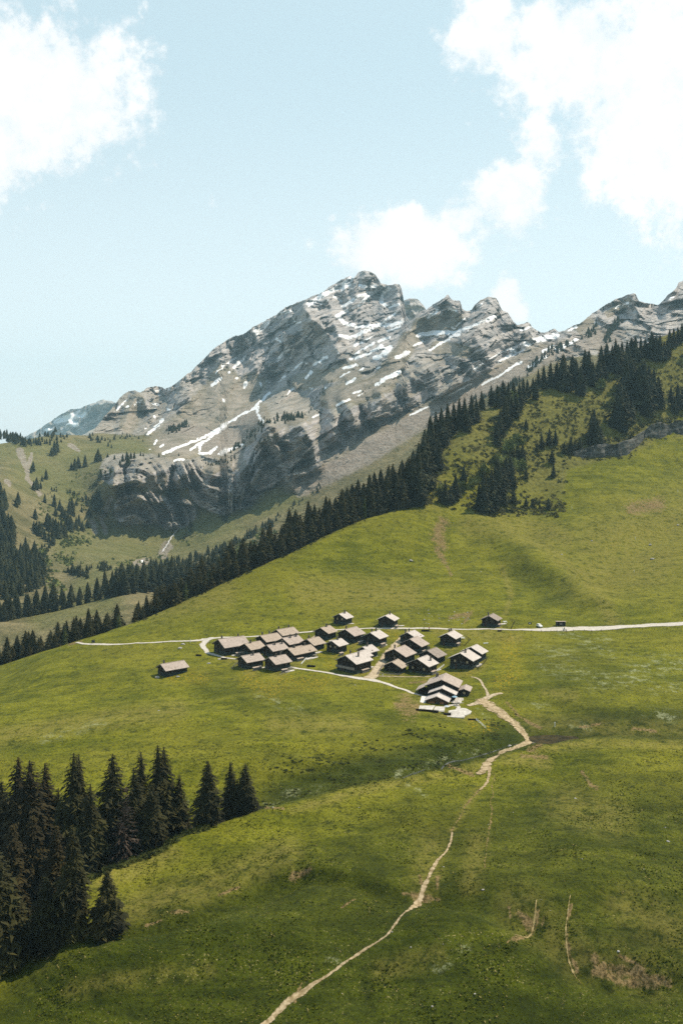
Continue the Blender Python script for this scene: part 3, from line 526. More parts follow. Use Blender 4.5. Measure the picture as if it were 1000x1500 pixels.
def mat_far():
    m = bpy.data.materials.new('mountain_rock_and_alp'); m.use_nodes = True; t = NT(m.node_tree); t.n.clear()
    out = t.add('ShaderNodeOutputMaterial'); bs = t.add('ShaderNodeBsdfPrincipled'); t.link(bs.outputs[0], out.inputs[0])
    P = t.add('ShaderNodeTexCoord').outputs['Object']; nz = t.add('ShaderNodeSeparateXYZ'); t.link(t.add('ShaderNodeNewGeometry').outputs['Normal'], nz.inputs[0]); slope = nz.outputs['Z']
    big = t.noise(P, 0.006, 4, 0.6); mid = t.noise(P, 0.022, 5, 0.65, 0.5); sm = t.noise(P, 0.09, 5, 0.7); fine = t.noise(P, 0.3, 4, 0.7)
    cb = t.add('ShaderNodeCombineXYZ'); t.link(t.math('MULTIPLY', t.vmath('DOT_PRODUCT', P, (.88, 0, .47)).outputs['Value'], .22), cb.inputs[0]); t.link(t.math('MULTIPLY', t.vmath('DOT_PRODUCT', P, (-.47, 0, .88)).outputs['Value'], 2.6), cb.inputs[2]); bed = t.noise(cb.outputs[0], 0.03, 6, 0.7, 0.6)
    rk = t.mix(t.ramp(bed, 0.40, 0.60), (0.295, 0.28, 0.275), (0.56, 0.51, 0.48))
    rk = t.mix(t.ramp(mid, 0.5, 0.72, 0, 0.6), rk, (0.36, 0.30, 0.245)); rk = t.mix(t.ramp(sm, 0.46, 0.3, 0, 0.32), rk, (0.16, 0.155, 0.155))
    rk = t.mix(t.ramp(fine, 0.6, 0.75, 0, 0.5), rk, (0.42, 0.38, 0.35))
    tn = t.mix(t.ramp(mid, 0.35, 0.65), (0.225, 0.195, 0.145), (0.37, 0.315, 0.255)); tn = t.mix(t.ramp(sm, 0.45, 0.32, 0, 0.5), tn, (0.09, 0.085, 0.035))
    gr = t.mix(t.ramp(mid, 0.36, 0.66), (0.125, 0.112, 0.046), (0.245, 0.200, 0.100)); gr = t.mix(t.math('MULTIPLY', t.attr('green'), 0.6), gr, (0.140, 0.146, 0.034))
    gr = t.mix(t.ramp(sm, 0.48, 0.34, 0, 0.55), gr, (0.050, 0.052, 0.018)); gr = t.mix(t.ramp(fine, 0.58, 0.74, 0, 0.45), gr, (0.25, 0.21, 0.12)); gr = t.mix(t.ramp(fine, 0.45, 0.3, 0, 0.4), gr, (0.04, 0.044, 0.015))
    sc = t.mix(t.ramp(sm, 0.35, 0.65), (0.24, 0.195, 0.155), (0.36, 0.31, 0.26))
    c = t.mix(t.attr('alp'), gr, tn)
    rf = t.ramp(t.math('ADD', t.attr('rock'), t.math('MULTIPLY', t.math('SUBTRACT', sm, 0.5), 0.9)), 0.35, 0.6)
    # turf keeps hold of the gentler ledges in the rock
    zz = t.add('ShaderNodeSeparateXYZ'); t.link(P, zz.inputs[0])
    ledge = t.math('MULTIPLY', t.math('MULTIPLY', t.ramp(t.math('ADD', slope, t.math('MULTIPLY', t.math('SUBTRACT', mid, 0.5), 0.9)), 0.62, 0.80), 0.55), t.ramp(t.math('ADD', zz.outputs['Z'], t.math('MULTIPLY', t.math('SUBTRACT', big, 0.5), 500.0)), 400.0, 170.0))
    rk2 = t.mix(ledge, rk, t.mix(0.6, tn, gr))
    c = t.mix(rf, c, rk2)
    c = t.mix(t.ramp(t.math('ADD', t.attr('scree'), t.math('MULTIPLY', t.math('SUBTRACT', fine, 0.5), 1.2)), 0.4, 0.75, 0, 0.8), c, sc)
    snow = t.ramp(t.math('ADD', t.attr('snow'), t.math('MULTIPLY', t.math('SUBTRACT', sm, 0.5), 0.5)), 0.42, 0.55)
    c = t.mix(t.math('MULTIPLY', snow, 0.95), c, t.mix(t.ramp(fine, 0.35, 0.6), (0.66, 0.65, 0.64), (0.86, 0.865, 0.87)))
    t.link(c, bs.inputs['Base Color']); bs.inputs['Roughness'].default_value = 0.95; bs.inputs['Specular IOR Level'].default_value = 0.15
    b1 = t.add('ShaderNodeBump'); b1.inputs['Distance'].default_value = 9.0; t.link(t.math('MULTIPLY', t.math('SUBTRACT', 1.0, snow), 0.9), b1.inputs['Strength']); t.link(t.math('ADD', sm, t.math('MULTIPLY', fine, 0.5)), b1.inputs['Height'])
    t.link(b1.outputs[0], bs.inputs['Normal'])
    return m
M_FAR = mat_far()
US = np.arange(-340, 1341, 1.7)
struct(link('valley_slope', build_far('valley_slope', foot_curve, low_curve, US, 300, 60), M_FAR), 'pale green bowl with cliff and waterfall below the mountain')
struct(link('mountain', build_far('mountain', sky_curve, lambda x: foot_curve(x) + 6, US, 250, 120), M_FAR), 'craggy limestone mountain with patches of old snow')
def ridge_sheet(name, top, base, Y0, depth, label, snow):
    us = np.arange(top[0][0], top[-1][0] + .1, 1.0); rows = 60
    tp = np.interp(us, [p[0] for p in top], [p[1] for p in top]) + 1.2 * fbm(us / 5, 0 * us, 3, 161)
    t = np.linspace(0, 1, rows)[:, None]; U = np.repeat(us[None], rows, 0); PY = base + (tp - base)[None] * t
    Y = Y0 + depth * (t ** 1.0) + 0 * U
    X = (U - 500) / F * Y; Z = (YH - PY) * Y / F
    Y = Y - depth * 0.5 * (ridged(X / (depth * .6), Z / (depth * .5), 5, 163) - .45)
    X = (U - 500) / F * Y; Z = CZ + (YH - PY) * Y / F
    me = mesh_np(name, np.stack([X, Y, Z], -1).reshape(-1, 3), grid_faces(*U.shape))
    px = U.ravel(); py = PY.ravel(); sn = np.zeros(px.shape); q = px + 3 * fbm(px / 6, py / 6, 3, 165)
    for pts, w in snow: sn = np.maximum(sn, stroke(q, py, pts, w, .4))
    fattr(me, 'snow', sn); fattr(me, 'rock', 1 + 0 * sn); fattr(me, 'alp', 0 * sn); fattr(me, 'green', 0 * sn); fattr(me, 'scree', 0 * sn)
    return struct(link(name, me, M_FAR), label)
ridge_sheet('distant_mountain', [(20, 650), (48, 634), (62, 626), (78, 615), (90, 606), (104, 600), (118, 598), (132, 592), (144, 588), (152, 585), (160, 587), (170, 590), (230, 600), (260, 640)], 690, 5600, 900, 'pale hazy snow streaked mountain far beyond the left shoulder', [([(82, 616), (100, 612), (118, 606), (124, 608)], 5), ([(98, 626), (105, 620), (112, 622)], 4), ([(68, 630), (76, 627)], 2)])
ridge_sheet('distant_peak', [(560, 470), (578, 452), (590, 440), (597, 438), (606, 437), (614, 440), (622, 450), (630, 470), (645, 490)], 540, 3050, 250, 'hazy rock stump standing in the notch behind the summit', [])
# broad base sheet below everything out to the horizon
def base_sheet():
    g = mesh_np('ground', [(-30000, -30000, -140), (30000, -30000, -140), (30000, 30000, -140), (-30000, 30000, -140)], [(0, 1, 2, 3)])
    for n in ('earth', 'dry_lit', 'lush_shade', 'white', 'yellow', 'scrub'): fattr(g, n, np.zeros(4))
    return struct(link('ground', g, M_TURF), 'valley ground far below')
base_sheet()

# ------------------------------------------------------------------ haze: one closed box of thin even air
def build_haze():
    mb = MB().box(-7000, 7000, -400, 9000, -141, 800)
    m = bpy.data.materials.new('thin_air'); m.use_nodes = True; t = NT(m.node_tree); t.n.clear()
    out = t.add('ShaderNodeOutputMaterial'); v = t.add('ShaderNodeVolumePrincipled')
    v.inputs['Color'].default_value = (0.54, 0.87, 1.0, 1); v.inputs['Density'].default_value = 0.000062; v.inputs['Anisotropy'].default_value = 0.2
    t.link(v.outputs[0], out.inputs['Volume'])
    o = mb.build('haze', m); o['kind'] = 'stuff'; o['label'] = 'thin pale blue summer haze in the air'
build_haze()

# ------------------------------------------------------------------ roads, tracks, water
def simple_mat(name, fn, rough=0.9, spec=0.2):
    m = bpy.data.materials.new(name); m.use_nodes = True; t = NT(m.node_tree); t.n.clear()
    out = t.add('ShaderNodeOutputMaterial'); bs = t.add('ShaderNodeBsdfPrincipled'); t.link(bs.outputs[0], out.inputs[0])
    P = t.add('ShaderNodeTexCoord').outputs['Object']
    bs.inputs['Roughness'].default_value = rough; bs.inputs['Specular IOR Level'].default_value = spec
    c = fn if isinstance(fn, tuple) else fn(t, P, bs)
    if isinstance(c, tuple): bs.inputs['Base Color'].default_value = (*c, 1)
    elif c is not None: t.link(c, bs.inputs['Base Color'])
    return m
def two_tone(a, b, scale, lo=0.38, hi=0.62, bump=0.0, stretch=(1, 1, 1)):
    def fn(t, P, bs):
        q = t.vmath('MULTIPLY', P, stretch).outputs[0]; n = t.noise(q, scale, 5, 0.65)
        if bump:
            b_ = t.add('ShaderNodeBump'); b_.inputs['Strength'].default_value = 0.7; b_.inputs['Distance'].default_value = bump; t.link(n, b_.inputs['Height']); t.link(b_.outputs[0], bs.inputs['Normal'])
        return t.mix(t.ramp(n, lo, hi), a, b)
    return fn
def track_mat(name, a, b, wear):
    """loose surface whose ragged edge lets the turf show"""
    m = bpy.data.materials.new(name); m.use_nodes = True; t = NT(m.node_tree); t.n.clear()
    out = t.add('ShaderNodeOutputMaterial'); bs = t.add('ShaderNodeBsdfPrincipled'); tr = t.add('ShaderNodeBsdfTransparent'); mx = t.add('ShaderNodeMixShader')
    P = t.add('ShaderNodeTexCoord').outputs['Object']; n = t.noise(P, 0.9, 5, 0.7); n2 = t.noise(P, 0.22, 3, 0.6); e = t.attr('edge')
    c = t.mix(t.ramp(n, 0.36, 0.66), a, b); c = t.mix(t.ramp(n2, 0.55, 0.72, 0, 0.35), c, tuple(x * 0.72 for x in a))
    bs.inputs['Roughness'].default_value = 0.95; bs.inputs['Specular IOR Level'].default_value = 0.15; t.link(c, bs.inputs['Base Color'])
    al = t.ramp(t.math('ADD', e, t.math('ADD', t.math('MULTIPLY', t.math('SUBTRACT', n, 0.5), wear), t.math('MULTIPLY', t.math('SUBTRACT', n2, 0.5), wear))), 0.12, 0.62)
    t.link(al, mx.inputs[0]); t.link(tr.outputs[0], mx.inputs[1]); t.link(bs.outputs[0], mx.inputs[2]); t.link(mx.outputs[0], out.inputs[0])
    return m
M_ROAD = track_mat('pale_gravel_road', (0.38, 0.34, 0.29), (0.52, 0.47, 0.41), 0.5)
M_TRACK = track_mat('dusty_track', (0.20, 0.145, 0.07), (0.43, 0.33, 0.21), 2.3)
M_LANE = track_mat('trodden_lane', (0.26, 0.20, 0.12), (0.48, 0.39, 0.28), 0.9)
M_FAINT = track_mat('worn_grass_track', (0.16, 0.12, 0.04), (0.34, 0.26, 0.12), 3.4)
def smooth_line(pts, step):
    P = [Vector((*p, 0)) for p in pts]; out = []
    for i in range(len(P) - 1):
        p0 = P[max(0, i-1)]; p1 = P[i]; p2 = P[i+1]; p3 = P[min(len(P)-1, i+2)]; n = max(2, int((p2-p1).length / step))
        for k in range(n):
            t = k / n; out.append(0.5*((2*p1)+(p2-p0)*t+(2*p0-5*p1+4*p2-p3)*t*t+(3*p1-p0-3*p2+p3)*t**3))
    out.append(P[-1]); return [(v.x, v.y) for v in out]
def ribbon(name, pix, widths, mat, label, lift=0.05, step=1.2, cols=7, seed=0, taper=0):
    wk = {'road': .74, 'path': .64, 'stream': .55}[name]
    w_ = to_ground(pix); L = np.array(smooth_line(w_, step)); n = len(L)
    cum = np.concatenate([[0], np.cumsum(np.hypot(*np.diff(np.array(w_), axis=0).T))]); cl = np.concatenate([[0], np.cumsum(np.hypot(*np.diff(L, axis=0).T))]); cl *= cum[-1] / cl[-1]
    W = wk * np.interp(cl, cum, widths) * (1 + 0.16 * fbm(cl / 7.0, 0 * cl + seed, 3, 171 + seed))
    T = np.gradient(L, axis=0); T /= np.linalg.norm(T, axis=1)[:, None] + 1e-9; N = np.stack([-T[:, 1], T[:, 0]], -1)
    N[1:-1] = (N[:-2] + N[1:-1] + N[2:]); N /= np.linalg.norm(N, axis=1)[:, None]
    s = np.linspace(-1, 1, cols)
    wig = 0.25 * fbm(cl / 5.0, 0 * cl + 9, 3, 181 + seed) * np.minimum(W, 3)
    X = L[:, None, 0] + N[:, None, 0] * (s[None] * W[:, None] * .5 + wig[:, None]); Y = L[:, None, 1] + N[:, None, 1] * (s[None] * W[:, None] * .5 + wig[:, None])
    Z = H(X, Y)
    Zm = (Z + np.pad(Z, ((1, 1), (0, 0)), 'edge')[:-2] + np.pad(Z, ((1, 1), (0, 0)), 'edge')[2:]) / 3
    Z = np.maximum(Z, Zm) + lift
    me = mesh_np(name, np.stack([X, Y, Z], -1).reshape(-1, 3), grid_faces(n, cols), True)
    e = np.repeat((1 - np.abs(s))[None] * 1.4, n, 0)
    if taper: e = e - np.clip(1 - cl / taper, 0, 1)[:, None] * .7 - np.clip(1 - (cl[-1] - cl) / taper, 0, 1)[:, None] * .7
    fattr(me, 'edge', e.ravel())
    return struct(link(name, me, mat), label)
ribbon('road', [(1030,913),(1000,915),(940,917.5),(880,920.5),(850,922),(800,923.5),(750,923.5)], [9,9,9.5,12,13,10,4.5], M_ROAD, 'wide pale gravel road leaving to the right', .11, 1.5, 9)
ribbon('road', [(760,923.5),(700,923.5),(650,922),(590,921),(545,921.5),(500,922.5),(455,926),(420,930),(380,932.5),(350,934),(322,935),(295,937)], [4.5,4,4,4.6,4,3.6,3.4,3.2,3.4,3.8,4.6,6], M_ROAD, 'pale lane passing behind the hamlet', .10, 1.5, 7, 1)
ribbon('road', [(312,935.5),(290,938),(265,939),(240,940),(210,942),(185,944),(160,944.5),(140,943.5),(122,943.5),(112,941)], [6,5.5,3.6,3.2,3,3,4,5,3.4,2.4], M_ROAD, 'pale lane running left to the crest of the meadow', .10, 1.5, 7, 2)
ribbon('road', [(312,934.5),(301,940),(298,947),(302,953.5),(312,959.5),(326,963),(340,965.5),(352,967)], [8,7,5,4,3.4,3,2.6,2.2], M_ROAD, 'pale gravel loop round the big barn', .12, 1.0, 7, 3)
ribbon('road', [(424,977.5),(440,980),(462,983.5),(490,988.5),(515,992.5),(540,995),(562,1001),(585,1009),(604,1015.5),(622,1020)], [2.6,3,3,3.2,4,7,4.4,3.6,3.4,3], M_ROAD, 'pale lane along the lower edge of the hamlet', .10, 1.0, 7, 4)
ribbon('road', [(541,995),(549,986),(558,972),(568,958),(578,946),(590,935),(602,924)], [9,7.4,6.6,6.2,6,5.6,5.6], M_LANE, 'dusty lane climbing between the chalets', .13, 1.0, 7, 5)
ribbon('path', [(548,990.5),(575,991.5),(600,992),(630,991.5)], [1.8,1.6,1.6,1.2], M_LANE, 'narrow path in front of the fenced barn', .08, 1.0, 5, 6)
ribbon('path', [(452,939),(458,934),(466,929.5),(472,927)], [3,3,3,3], M_LANE, 'short dusty ramp up to the lane', .08, 1.0, 5, 7)
ribbon('path', [(690,992),(698,994),(704,999),(708,1006),(712,1013),(714,1021)], [1.8,2,2.2,1.8,2,3], M_LANE, 'curving footpath above the lodge', .08, 0.8, 5, 8)
ribbon('path', [(684,1033),(697,1030),(708,1025),(720,1019.5),(735,1016)], [5,5.4,7,5.2,3.6], M_LANE, 'dusty spur from the lodge yard', .09, 0.8, 7, 9)
ribbon('path', [(706,1024),(714,1031),(724,1039),(736,1048),(748,1057),(758,1066),(768,1077),(774,1086),(772,1092),(762,1097),(748,1101),(734,1105),(722,1110),(712,1117),(705,1126),(697,1127)], [10,10,9.5,8,7,6.4,6,6,6.2,6.2,5.6,5,5.4,5.6,4.6,2.4], M_TRACK, 'wide dusty track dropping to the stream crossing', .14, 0.7, 9, 10)
ribbon('path', [(716,1113),(716,1124),(713,1136),(708,1147),(702,1156)], [2.6,2.2,2.0,1.8,1.0], M_TRACK, 'narrow footpath above the stream crossing', .07, 0.5, 5, 11)
ribbon('path', [(662,1218),(659,1234),(650,1250),(638,1264),(631,1278),(625,1292),(617,1306),(610,1315)], [1.0,1.2,1.2,1.5,1.7,1.9,2.4,2.8], M_TRACK, 'winding trodden footpath on the near slope', .07, 0.4, 7, 13)
ribbon('path', [(611,1313),(598,1328),(586,1341),(577,1354),(566,1366),(548,1376),(530,1385),(512,1396),(496,1408),(478,1421),(460,1433),(447,1443),(438,1450),(424,1462),(412,1473),(400,1484),(388,1495),(374,1508),(362,1522)], [2.4,1.4,1.3,1.2,1.1,1.0,1.0,1.0,1.1,1.0,1.2,1.6,2.6,2.8,2.2,2.0,1.9,1.9,1.9], M_TRACK, 'pale footpath leaving at the bottom of the meadow', .07, 0.4, 7, 14)
ribbon('path', [(835,1322),(830,1344),(828,1366),(833,1396),(842,1414),(850,1428)], [.3,.5,.4,.6,.8,.8], M_FAINT, 'eroded cattle rut on the near slope', .06, 0.4, 5, 15, 4)
ribbon('path', [(786,1326),(782,1344),(776,1360),(764,1372),(748,1378)], [.4,.7,.8,.8,.5], M_FAINT, 'forked muddy rut below the near slope', .06, 0.4, 5, 16, 3)
ribbon('stream', [(784,1089),(770,1095),(748,1093),(725,1097),(703,1104),(680,1111),(650,1121),(622,1130),(590,1138)], [1.2,1.0,1.0,1.2,1.1,1.2,1.0,1.0,.8], simple_mat('stream_water', two_tone((0.02,0.022,0.014),(0.20,0.20,0.17), 1.6, .5, .7), 0.5, 0.3), 'thin stream in the gully below the lodge', .07, 0.6, 5, 19)

def pond():
    pts = []
    cx, cy = (803 - 500) / F * 338, 338.0; zz = CZ - 106.6
    n = 40; V = [(cx, cy, zz)]
    for i in range(n):
        a = 2 * math.pi * i / n; r = 1 + 0.22 * float(vnoise(np.array([3 * math.cos(a) + 7.]), np.array([3 * math.sin(a) + 2.]), 3)[0])
        V.append((cx + 8.8 * r * math.cos(a), cy + 7.0 * r * math.sin(a), zz))
    me = bpy.data.meshes.new('pond'); me.from_pydata(V, [], [(0, i + 1, (i + 1) % n + 1) for i in range(n)]); me.update()
    m = simple_mat('pond_water', two_tone((0.018,0.015,0.005),(0.05,0.036,0.011), 0.4), 0.6, 0.06)
    struct(link('pond', me, m), 'small brown pond beside the stream crossing')
pond()
def waterfall():
    pts = LAKEFALL; P = np.array(smooth_line(pts, 1.5)); n = len(P)
    Yv, *_ = far_point(P[:, 0], P[:, 1]); w = np.interp(P[:, 1], [696, 768, 776, 808], [.9, 1.3, 1.9, 2.2]) * (1 + .4 * fbm(P[:, 1] / 4, 0 * P[:, 1], 2, 191))
    V = []; cols = 4; e = []
    for i in range(n):
        for j in range(cols):
            s = j / (cols - 1) * 2 - 1; px = P[i, 0] + s * w[i] * .5 + .6 * math.sin(P[i, 1] * 1.1); py = P[i, 1]
            y = float(far_point(np.array([px]), np.array([py]))[0][0]) - 3.0
            V.append(((px - 500) / F * y, y, CZ + (YH - py) * y / F)); e.append(1.4 * (1 - abs(s)) + .2)
    me = mesh_np('waterfall', V, grid_faces(n, cols)); fattr(me, 'edge', e)
    struct(link('waterfall', me, track_mat('white_water', (0.36,0.34,0.32),(0.72,0.72,0.72), 2.2)), 'thin white waterfall down the dark cliff into the bowl')
waterfall()

# ------------------------------------------------------------------ conifers
def bark_mat():
    return simple_mat('spruce_bark', two_tone((0.045,0.032,0.022),(0.10,0.078,0.06), 3.0, stretch=(1,1,.2)), 0.95, 0.1)
def needle_mat(name, dark, light, warm):
    m = bpy.data.materials.new(name); m.use_nodes = True; t = NT(m.node_tree); t.n.clear()
    out = t.add('ShaderNodeOutputMaterial'); bs = t.add('ShaderNodeBsdfPrincipled')
    P = t.add('ShaderNodeTexCoord').outputs['Object']; n = t.noise(P, 0.9, 3, 0.65); n2 = t.noise(P, 0.22, 2, 0.5)
    rnd = t.add('ShaderNodeObjectInfo').outputs['Random']
    c = t.mix(t.ramp(n, 0.36, 0.66), dark, light)
    c = t.mix(t.math('MULTIPLY', t.ramp(n2, 0.42, 0.62), t.math('MULTIPLY', rnd, 0.8)), c, warm)
    t.link(c, bs.inputs['Base Color']); bs.inputs['Roughness'].default_value = 0.85; bs.inputs['Specular IOR Level'].default_value = 0.15
    t.link(bs.outputs[0], out.inputs[0])
    return m
M_BARK = bark_mat()
M_NEEDLE = needle_mat('spruce_needles', (0.007,0.0075,0.003), (0.060,0.056,0.013), (0.085,0.060,0.015))
M_WARM = needle_mat('cone_laden_needles', (0.008,0.007,0.003), (0.056,0.042,0.010), (0.080,0.050,0.012))
M_FARN = needle_mat('far_spruce_needles', (0.006,0.008,0.004), (0.042,0.047,0.013), (0.058,0.053,0.015))
M_LARCH = needle_mat('larch_needles', (0.035,0.045,0.012), (0.085,0.10,0.026), (0.10,0.105,0.028))
M_DEADW = simple_mat('dead_grey_twigs', two_tone((0.022,0.017,0.013),(0.085,0.062,0.045), 2.0), 0.95, 0.1)
M_LEAF = needle_mat('broad_leaves', (0.075,0.092,0.02), (0.19,0.205,0.055), (0.21,0.20,0.06))

def conifer_mesh(name, seed, whorls, per, sprays, rad=0.19, inner=0.45, droop=0.35, open_=0.0, fine=1.0):
    """unit-height spruce crown (z 0..1): whorls of drooping boughs hung with needle sprays"""
    r = random.Random(seed); V = []; Fc = []
    def tri(a, b, c):
        n = len(V); V.extend((a, b, c)); Fc.append((n, n + 1, n + 2))
    lean = (r.uniform(-.012, .012), r.uniform(-.012, .012))
    for w in range(whorls):
        f = (w + r.uniform(-.3, .3)) / whorls; f = min(max(f, 0), 1); z0 = 0.05 + 0.93 * f ** 0.92
        prof = (1 - f) ** (0.68 if whorls > 30 else 0.58) * (0.82 + 0.18 * min(1, (1 - f) * 2.0)) * min(1.0, 0.72 + f * 2.2)
        R = rad * prof * r.uniform(.86, 1.12) + 0.008
        k = max(4, int(per * (0.55 + 0.45 * (1 - f)))); a0 = r.uniform(0, 6.28)
        for b in range(k):
            if r.random() < open_: continue
            a = a0 + 6.283 * b / k + r.uniform(-.25, .25); L = R * r.uniform(.66, 1.20)
            ca, sa = math.cos(a), math.sin(a); dz = -droop * L * r.uniform(.5, 1.4) + 0.25 * L * f
            ns = max(2, int(sprays * (0.5 + 0.5 * prof)))
            for s in range(ns):
                t = (s + r.uniform(.2, 1.0)) / ns; t = min(t, 1.0)
                px = L * t; pz = z0 + dz * t * t + 0.10 * L * math.sin(t * 3.1)
                side = r.choice((-1, 1)); sl = L * (0.30 + .28 * (1 - t)) * r.uniform(.7, 1.2) * fine + 0.006
                hang = r.uniform(.25, .8) * sl
                c = (ca * px + lean[0] * z0, sa * px + lean[1] * z0, pz)
                ang = a + side * r.uniform(.5, 1.1); wd = sl * r.uniform(.30, .5)
                tip = (c[0] + math.cos(ang) * sl, c[1] + math.sin(ang) * sl, pz - hang)
                b1 = (c[0] - ca * wd, c[1] - sa * wd, pz + .15 * wd); b2 = (c[0] + ca * wd, c[1] + sa * wd, pz - .25 * wd)
                tri(b1, b2, tip)
                if s == ns - 1:
                    tp = (ca * L * 1.08 + lean[0] * z0, sa * L * 1.08 + lean[1] * z0, z0 + dz * 1.15)
                    q = (-sa * wd * .8, ca * wd * .8)
                    tri((ca * L * .6 + q[0], sa * L * .6 + q[1], z0 + dz * .4), (ca * L * .6 - q[0], sa * L * .6 - q[1], z0 + dz * .4), tp)
    # shaded core of dead twigs and inner needles
    if inner:
        m = 7; rings = 8; n0 = len(V)
        for i in range(rings):
            f = i / (rings - 1); R = rad * inner * (1 - f) ** .85 + .003
            for j in range(m):
                a = 6.283 * j / m + i * .4; q = R * r.uniform(.75, 1.25); V.append((math.cos(a) * q, math.sin(a) * q, .07 + .90 * f))
        for i in range(rings - 1):
            for j in range(m):
                A = n0 + i * m + j; B = n0 + i * m + (j + 1) % m; Fc.append((A, B, B + m)); Fc.append((A, B + m, A + m))
    return mesh_np(name, V, Fc)
def trunk_mesh(name, rad, top=0.8):
    me = MB().cyl((0, 0, -0.06), (0, 0, top * .5), rad, rad * .62, 9).cyl((0, 0, top * .5), (0, 0, top), rad * .62, rad * .12, 9).mesh(name); return me
NEAR = [conifer_mesh('crown', 100 + i, 46, 11, 9, (.19, .21, .175, .225, .17)[i], .40, .40, .08) for i in range(5)]
LONE = conifer_mesh('crown', 140, 40, 12, 10, .27, .5, .22, .02)
DEAD = conifer_mesh('crown', 141, 34, 8, 7, .13, 0, .25, .15, .55)
MID = [conifer_mesh('crown', 200 + i, 24, 8, 4, (.225, .25, .205, .27)[i], .70, .38, .10, 1.2) for i in range(4)]
LARCH = conifer_mesh('crown', 230, 20, 8, 5, .20, .45, .15, .08, .9)
FAR = [conifer_mesh('spruce', 300 + i, 10, 6, 2, (.23, .26, .28)[i], .75, .35, 0, 1.3) for i in range(3)]
TRUNK = trunk_mesh('trunk', .0135); 
for me in NEAR + MID + [LONE]: me.materials.append(M_NEEDLE)
DEAD.materials.append(M_DEADW); LARCH.materials.append(M_LARCH); TRUNK.materials.append(M_BARK)
for me in FAR: me.materials.append(M_FARN)
WARMS = []
for me in NEAR[:3]:
    c = me.copy(); c.materials.clear(); c.materials.append(M_WARM); WARMS.append(c)
MIDF = []
for me in MID:
    c = me.copy(); c.materials.clear(); c.materials.append(M_FARN); MIDF.append(c)
def tree(x, y, z, h, crown, label, cat='spruce', group=None, name='spruce_tree', wide=1.0):
    o = empty(name, (x, y, z), random.uniform(0, 6.28)); o.scale = (h * wide, h * wide, h); tag(o, label, cat, group)
    link('trunk', TRUNK, (), o); link('crown', crown, (), o)
    return o
def at_top(px, py, Y):
    """a tree whose top is seen at (px, py) standing at distance Y -> base and height"""
    x = (px - 500) / F * Y; zt = CZ + (YH - py) * Y / F; zb = H1(x, Y) - 0.15
    return x, Y, zb, zt - zb
# the stand in the near gully: top pixel, distance
GN = 'spruces of the near stand on the left'
for px, py, Y, crown, lab, wd in [
  (27, 1103, 262, WARMS[0], 'tall spruce with brown hanging cones at the left rear of the near stand', 1.1),
  (44, 1108, 256, WARMS[1], 'brown tinged spruce second from the left at the back of the near stand', 1.1),
  (66, 1113, 264, WARMS[2], 'brown tinged spruce third from the left at the back of the near stand', 1.1),
  (2, 1140, 268, NEAR[1], 'dark spruce cut by the left frame edge behind the near stand', 1.2),
  (86, 1150, 262, NEAR[4], 'narrow dark spruce squeezed between two taller ones in the near stand', 1.0),
  (108, 1097, 252, NEAR[0], 'tall dark spruce with a double top in the near stand', 1.0),
  (116, 1099, 254, NEAR[2], 'second stem of the double topped dark spruce', .95),
  (133, 1143, 246, NEAR[3], 'lower spruce leaning on the right of the double topped one', .95),
  (165, 1098, 254, NEAR[1], 'tall dark spruce behind the grey dead one', 1.0),
  (182, 1141, 247, DEAD, 'grey half dead spruce with bare twigs', 1.3),
  (196, 1119, 254, NEAR[4], 'slim dark spruce just right of the grey dead one', 1.0),
  (207, 1096, 260, NEAR[2], 'tall slim spruce left of the highest pair in the near stand', 1.0),
  (231, 1086, 264, NEAR[0], 'left one of the highest pair of spruces in the near stand', .95),
  (240, 1089, 266, NEAR[3], 'right one of the highest pair of spruces in the near stand', .95),
  (222, 1142, 252, NEAR[1], 'shorter spruce below the highest pair in the near stand', 1.0),
  (263, 1131, 266, NEAR[2], 'lower spruce at the right end of the main near stand', 1.15),
  (305, 1111, 254, NEAR[1], 'broad spruce left of a pair standing apart on the crest', 1.15),
  (337, 1114, 260, NEAR[4], 'middle spruce of three standing apart on the crest', 1.1),
  (360, 1115, 260, NEAR[3], 'right hand spruce of three standing apart on the crest', 1.05),
  (348, 1138, 266, NEAR[2], 'small spruce half hidden between the pair on the crest', 1.0)]:
    x, y, z, h = at_top(px, py, Y); tree(x, y, z, h, crown, lab, 'spruce', GN, wide=wd)
for px, top, base, crown, lab, wd in [
  (-6, 1238, 1408, NEAR[3], 'big spruce cut by the left frame edge at the front of the near stand', 1.25),
  (22, 1300, 1402, NEAR[1], 'small bright spruce at the front left foot of the near stand', 1.5),
  (20, 1200, 1375, WARMS[1], 'spruce with rusty cones in the middle of the near stand', 1.1),
  (68, 1278, 1388, NEAR[2], 'young spruce at the front foot of the near stand', 1.45),
  (50, 1190, 1350, WARMS[0], 'rust brown spruce in the dense middle of the near stand', 1.2),
  (107, 1200, 1366, NEAR[0], 'tall spruce at the right front of the near stand', .9),
  (84, 1205, 1350, WARMS[2], 'brownish spruce behind the right front one of the near stand', 1.15),
  (158, 1270, 1367, LONE, 'lone broad young spruce on the grass casting a shadow to its left', 1.0)]:
    b = ground(px, base); h = (base - top) * b.y / F
    tree(b.x, b.y, b.z - 0.2, h * 1.02, crown, lab, 'spruce', GN, wide=wd)

N_TREE = [0]
def mid_tree(x, y, z, h, label, group, crown=None, wide=1.0, cat='spruce', name='spruce_tree'):
    N_TREE[0] += 1
    tree(x, y, z, h, crown or random.choice(MID), label, cat, group, name, wide * random.uniform(.9, 1.12))
